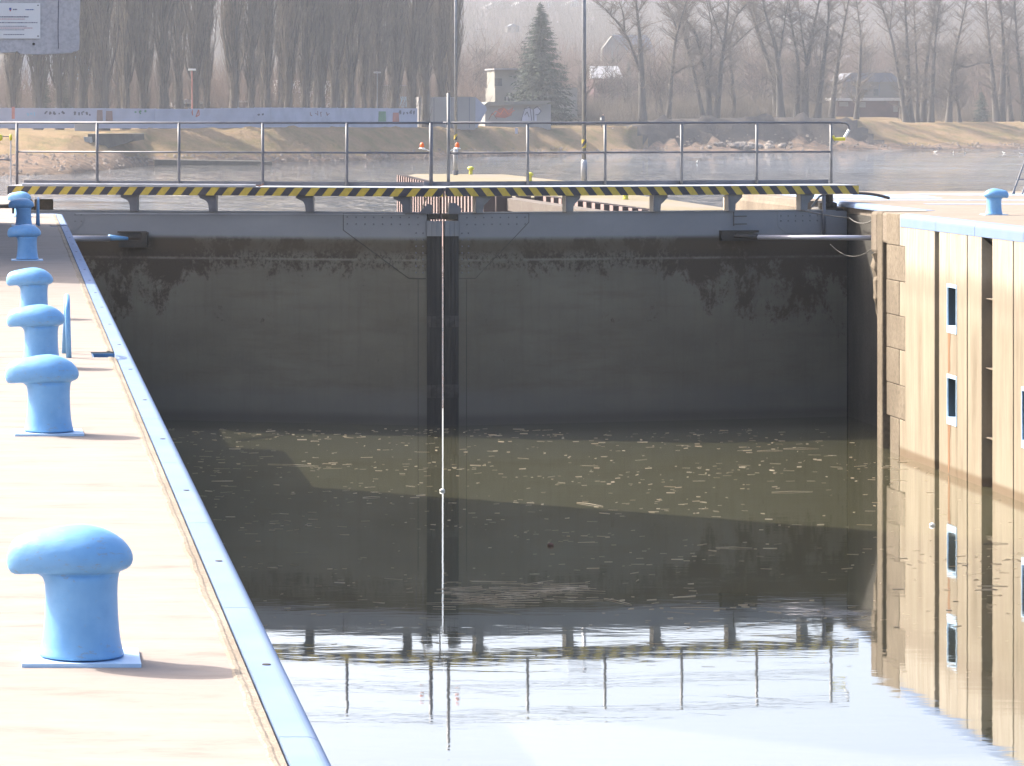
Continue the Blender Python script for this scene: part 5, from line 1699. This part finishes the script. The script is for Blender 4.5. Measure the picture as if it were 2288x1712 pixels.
# grey roofed building
o = empty('house', (0, 0, 0), label='small building with a pale grey sheet roof right of the spruce', cat='house')
k = MB(); Yb = 600
k.v = [(gx(1322, Yb), Yb, gz(174, Yb)), (gx(1392, Yb), Yb, gz(173, Yb)), (gx(1392, Yb), Yb+5, gz(148, Yb+5)), (gx(1328, Yb), Yb+5, gz(148, Yb+5)),
       (gx(1322, Yb), Yb, gz(176, Yb)), (gx(1392, Yb), Yb, gz(176, Yb)), (gx(1392, Yb), Yb+5, gz(176, Yb+5)), (gx(1328, Yb), Yb+5, gz(176, Yb+5))]
k.f = [(0, 1, 2, 3), (4, 7, 6, 5), (0, 4, 5, 1), (1, 5, 6, 2), (2, 6, 7, 3), (3, 7, 4, 0)]
k.build('roof', M['roof_light'], o)
bx3(o, 'wall', 'brown_wall', 1328, 1388, 176, 250, Yb, 8, .5)
# gabled house further, dark blue roof
o = empty('house', (0, 0, 0), label='hazy gabled house with dark slate roof behind the bare trees', cat='house')
Yb = 760
MB().prism([(gx(1345, Yb), gz(150, Yb)), (gx(1345, Yb), gz(110, Yb)), (gx(1368, Yb), gz(80, Yb)), (gx(1400, Yb), gz(110, Yb)), (gx(1400, Yb), gz(150, Yb))], 'y', Yb, Yb+2).build('wall', M['far_wall'], o)
k = MB(); k.v = [(gx(1366, Yb), Yb-.6, gz(78, Yb)), (gx(1450, Yb), Yb+2, gz(78, Yb)), (gx(1468, Yb), Yb-.8, gz(124, Yb)), (gx(1404, Yb), Yb-.8, gz(116, Yb)), (gx(1366, Yb), Yb+.4, gz(80, Yb)), (gx(1450, Yb), Yb+3, gz(80, Yb)), (gx(1468, Yb), Yb+.3, gz(126, Yb)), (gx(1404, Yb), Yb+.3, gz(118, Yb))]
k.f = [(0, 3, 2, 1), (4, 5, 6, 7), (0, 1, 5, 4), (1, 2, 6, 5), (2, 3, 7, 6), (3, 0, 4, 7)]; k.build('roof', M['roof_dark'], o)
bx3(o, 'wall', 'far_wall', 1402, 1462, 122, 170, Yb, 8, 1)
# striped tall building at left
o = empty('apartment_building', (0, 0, 0), label='white building with light blue balcony bands behind the left poplars', cat='building')
Yb = 470
bx3(o, 'wall', 'white_wall', 20, 222, 100, 244, Yb, 12)
for k in range(9):
    py = 186-k*9.5
    bx3(o, 'balcony', 'balcony_blue', 158, 216, py-3.4, py+3.4, Yb, .3, -.35)
    bx3(o, 'window', 'pane', 158, 216, py-6.0, py-3.5, Yb, .05, -.06)
bx3(o, 'wall', 'balcony_blue', 150, 218, 189, 197, Yb, .06, -.08)
# white halls behind poplars
o = empty('warehouse', (0, 0, 0), label='long white hall glimpsed between poplar trunks', cat='building')
bx3(o, 'wall', 'white_wall', 622, 770, 181, 240, 470, 9); bx3(o, 'roof', 'roof_light', 620, 772, 178.5, 181, 469.6, 10)
for px0 in (655, 702, 744): bx3(o, 'door', 'fence', px0, px0+14, 205, 236, 470, .05, -.06)
o = empty('warehouse', (0, 0, 0), label='cream shed with a small blue door near the right end of the poplars', cat='building')
bx3(o, 'wall', 'cream', 815, 925, 192, 242, 482, 7); bx3(o, 'roof', 'roof_light', 813, 927, 190, 192, 481.6, 8); bx3(o, 'door', 'balcony_blue', 893, 908, 216, 240, 482, .05, -.06)
o = empty('garden_house', (0, 0, 0), label='small pale garden house with dark roof between left poplars', cat='house')
MB().prism([(gx(236, 440), gz(240, 440)), (gx(236, 440), gz(203, 440)), (gx(252, 440), gz(193, 440)), (gx(268, 440), gz(203, 440)), (gx(268, 440), gz(240, 440))], 'y', 440, 446).build('wall', M['graf_red'] if False else M['cream'], o)
bx3(o, 'window', 'pane', 246, 258, 212, 222, 440, .05, -.06)
o = empty('garden_house', (0, 0, 0), label='low hut with bright white flat roof behind the ninth and tenth poplars', cat='shed')
bx3(o, 'wall', 'brown_wall', 530, 562, 229, 242, 440, 4); bx3(o, 'roof', 'white_wall', 526, 566, 225, 229, 439.6, 5)
o = empty('garden_house', (0, 0, 0), label='greenhouse roof and shed left of the ninth poplar', cat='shed')
k = MB().prism([(gx(384, 430), gz(240, 430)), (gx(384, 430), gz(230, 430)), (gx(420, 430), gz(222, 430)), (gx(470, 430), gz(228, 430)), (gx(470, 430), gz(240, 430))], 'y', 430, 436); k.build('wall', M['container'], o)
bx3(o, 'window', 'pane', 390, 462, 232, 239, 430, .05, -.06)
# red brown hut on the right
o = empty('wooden_hut', (0, 0, 0), label='dark red hut with a white flat roof edge among the right bank trees', cat='hut')
Yb = 585
bx3(o, 'wall', 'brown_wall', 1868, 2008, 225, 262, Yb, 7)
bx3(o, 'roof', 'white_wall', 1864, 2012, 219, 225.5, Yb, 8, -.6)
bx3(o, 'window', 'cream', 1918, 1934, 228, 240, Yb, .06, -.07); bx3(o, 'window', 'cream', 1996, 2006, 236, 250, Yb, .06, -.07); bx3(o, 'window', 'cream', 1875, 1895, 228, 238, Yb, .06, -.07)
o = empty('house', (0, 0, 0), label='pale house with dark window standing above the red hut', cat='house')
Yb = 640
bx3(o, 'wall', 'far_wall', 1880, 2010, 182, 235, Yb, 9)
k = MB().prism([(gx(1876, Yb), gz(183, Yb)), (gx(1900, Yb), gz(163, Yb)), (gx(1990, Yb), gz(163, Yb)), (gx(2014, Yb), gz(183, Yb))], 'y', Yb-.6, Yb+9.5); k.build('roof', M['roof_dark'], o)
bx3(o, 'window', 'pane', 1952, 1962, 199, 214, Yb, .06, -.07); bx3(o, 'window', 'pane', 1930, 1938, 199, 212, Yb, .06, -.07); bx3(o, 'drain_pipe', 'roof_dark', 1963.5, 1965.5, 183, 216, Yb, .1, -.12)
o = empty('house', (0, 0, 0), label='grey gabled house behind the leaning trees right of the hut', cat='house')
Yb = 650
MB().prism([(gx(2070, Yb), gz(240, Yb)), (gx(2070, Yb), gz(205, Yb)), (gx(2095, Yb), gz(180, Yb)), (gx(2150, Yb), gz(205, Yb)), (gx(2150, Yb), gz(240, Yb))], 'y', Yb, Yb+8).build('wall', M['container'], o)
bx3(o, 'window', 'pane', 2100, 2110, 212, 222, Yb, .06, -.07)
# saw-tooth factory roofs on the hill
o = empty('factory', (0, 0, 0), label='long factory with pale saw tooth roofs on the far hilltop', cat='factory')
Yb = 1250
bx3(o, 'wall', 'container', 1085, 1385, 14, 34, Yb, 30)
for px in range(1090, 1380, 55):
    k = MB().prism([(gx(px, Yb), gz(14, Yb)), (gx(px+30, Yb), gz(0, Yb)), (gx(px+55, Yb), gz(13.8, Yb))], 'y', Yb, Yb+28)
    k.build('roof', M['roof_light'], o)
bx3(o, 'window', 'roof_dark', 1092, 1378, 20, 23.5, Yb, .2, -.3)
for (px0, px1, py0, py1, Yb, lab) in ((1135, 1160, 60, 72, 1050, 'tiny pale house on the hillside left of the spruce tip'), (1245, 1262, 52, 62, 1100, 'tiny pale house on the hillside right of the spruce tip'),
                                  (1465, 1500, 148, 157, 720, 'tiny house with light gable in the wood behind the slim tree'), (1760, 1808, 33, 44, 1000, 'pale row house high on the hillside behind the forked trees'),
                                  (1890, 1915, 130, 150, 800, 'whitish house in the wood above the red hut'), (1940, 1968, 125, 147, 820, 'second whitish house in the wood above the red hut'), (700, 722, 165, 178, 520, 'small pale hut roof seen between mid row poplars'),
                                  (400, 418, 180, 194, 520, 'small bluish hut beside the red lamp post')):
    o = empty('house', (0, 0, 0), label=lab, cat='house')
    bx3(o, 'wall', 'far_wall', px0, px1, py0, py1, Yb, 7)
    MB().prism([(gx(px0-1.5, Yb), gz(py0, Yb)), ((gx(px0, Yb)+gx(px1, Yb))/2, gz(py0-7, Yb)), (gx(px1+1.5, Yb), gz(py0, Yb))], 'y', Yb-.4, Yb+7.4).build('roof', M['roof_dark'], o)
    bx3(o, 'window', 'pane', px0+3, px0+7, py0+3, py0+8, Yb, .06, -.1)
# street lamps
for px, pyt, lab in ((429, 158, 'street lamp with red painted post behind the fence'), (843, 164, 'dull street lamp before the nineteenth poplar')):
    o = empty('street_lamp', (gx(px, fy(px)+3), fy(px)+3, 0), label=lab, cat='lamp', group='street lamps behind the fence')
    zt = gz(pyt, fy(px)+3)
    MB().tube([(0, 0, -.2), (0, 0, zt)], .06, 8).build('pole', M['graf_red'] if px < 500 else M['grey_steel'], o)
    MB().box(-.45, .45, -.15, .15, zt, zt+.22).build('lamp_head', M['white'] if px < 500 else M['container'], o, bevel=.04)
# person
def person(px, pyf, Y, h, lab):
    X = gx(px, Y); Z = gz(pyf, Y)
    o = empty('person', (X, Y, Z), .4, lab, 'person')
    s = h/1.75
    me = bpy.data.meshes.new('body')
    V = [(0, 0, .95), (0, 0, 1.2), (0, 0, 1.42), (0, 0, 1.52), (0, -.01, 1.63), (0, -.01, 1.73),
         (.20, 0, 1.40), (.25, .04, 1.12), (.24, -.06, .88), (-.20, 0, 1.40), (-.26, .03, 1.12), (-.25, -.05, .88),
         (.10, 0, .88), (.12, -.06, .48), (.11, .04, .06), (.11, -.10, .03), (-.10, 0, .88), (-.11, .08, .48), (-.10, .18, .06), (-.10, .04, .03)]
    E = [(0, 1), (1, 2), (2, 3), (3, 4), (4, 5), (2, 6), (6, 7), (7, 8), (2, 9), (9, 10), (10, 11), (0, 12), (12, 13), (13, 14), (14, 15), (0, 16), (16, 17), (17, 18), (18, 19)]
    rad = [.15, .15, .16, .06, .095, .07, .075, .055, .04, .075, .055, .04, .10, .07, .05, .04, .10, .07, .05, .04]
    me.from_pydata([tuple(c*s for c in v) for v in V], E, [])
    b = link('body', me, M['cloth_dark'], o)
    md = b.modifiers.new('skin', 'SKIN'); md.use_smooth_shade = True
    for i, sv in enumerate(me.skin_vertices[0].data):
        sv.radius = (rad[i]*s, rad[i]*s*.8)
    me.skin_vertices[0].data[0].use_root = True
    md = b.modifiers.new('sub', 'SUBSURF'); md.levels = 1; md.render_levels = 1
    MB().lathe([(.03*s, 1.56*s), (.08*s, 1.6*s), (.085*s, 1.68*s), (.04*s, 1.745*s)], 12, (0, -.035*s, 0)).build('face', M['skin'], o, smooth=True)
    MB().lathe([(.09*s, 1.66*s), (.098*s, 1.72*s), (.05*s, 1.775*s)], 12, (0, .01*s, 0)).build('hair', M['dark'], o, smooth=True)
    MB().box(-.36*s, -.24*s, -.12*s, .1*s, .98*s, 1.3*s).build('bag', M['white'], o, bevel=.02)
Yp_ = dist(286, ground_z(gx(1347, 505), 505)) if False else 498
person(1347, 286, 479, 2.0, 'person in dark jacket with a white bag walking on the bank top')
# gulls on the river
gm = MB(); gm.rings([[(x, r_*math.cos(a*math.pi/4), .06+h+r_*math.sin(a*math.pi/4)) for a in range(8)] for x, r_, h in ((-.28, .01, .05), (-.15, .06, .02), (0, .085, .02), (.12, .06, .05), (.17, .035, .13), (.22, .045, .17), (.27, .03, .17), (.33, .006, .16))])
gme = gm.mesh('gull'); gme.shade_smooth(); gme.materials.append(M['white'])
for px, py, lab in ((2090, 341, 'white gull on the river left of the gull pair'), (2130, 342, 'white gull on the river below the small spruce'), (2156, 343, 'faint white gull on the river right of the spruce'), (2243, 343, 'white gull on the river near the right frame edge'), (2282, 346, 'white gull on the river at the right frame edge'), (1557, 364, 'white gull on the river behind the walkway rails'), (1366, 288, 'white dog like shape walking right of the person')):
    Y = dist(py, WZ) if py > 300 else 479
    o = link('gull' if py > 300 else 'dog', gme, None, None, (gx(px, Y), Y, WZ if py > 300 else gz(py+2, Y)))
    o.scale = (1.0,)*3; o.rotation_euler = (0, 0, R.uniform(0, 6))
    tag(o, lab, 'gull' if py > 300 else 'dog', 'gulls on the river' if py > 300 else None)

# ------------------------------------------------------------------ HAZE
hz = MB().box(-420, 950, -30, 2300, -8.5, 75).build('haze', None)
m = bpy.data.materials.new('haze_air'); m.use_nodes = True
nt = m.node_tree; nt.nodes.clear()
pv = nt.nodes.new('ShaderNodeVolumePrincipled')
pv.inputs['Color'].default_value = (0.82, 0.88, 0.98, 1)
pv.inputs['Density'].default_value = 0.00024
pv.inputs['Anisotropy'].default_value = 0.35
mo = nt.nodes.new('ShaderNodeOutputMaterial')
nt.links.new(pv.outputs[0], mo.inputs['Volume'])
hz.data.materials.append(m)
tag(hz, 'pale spring haze over the river', kind='stuff')
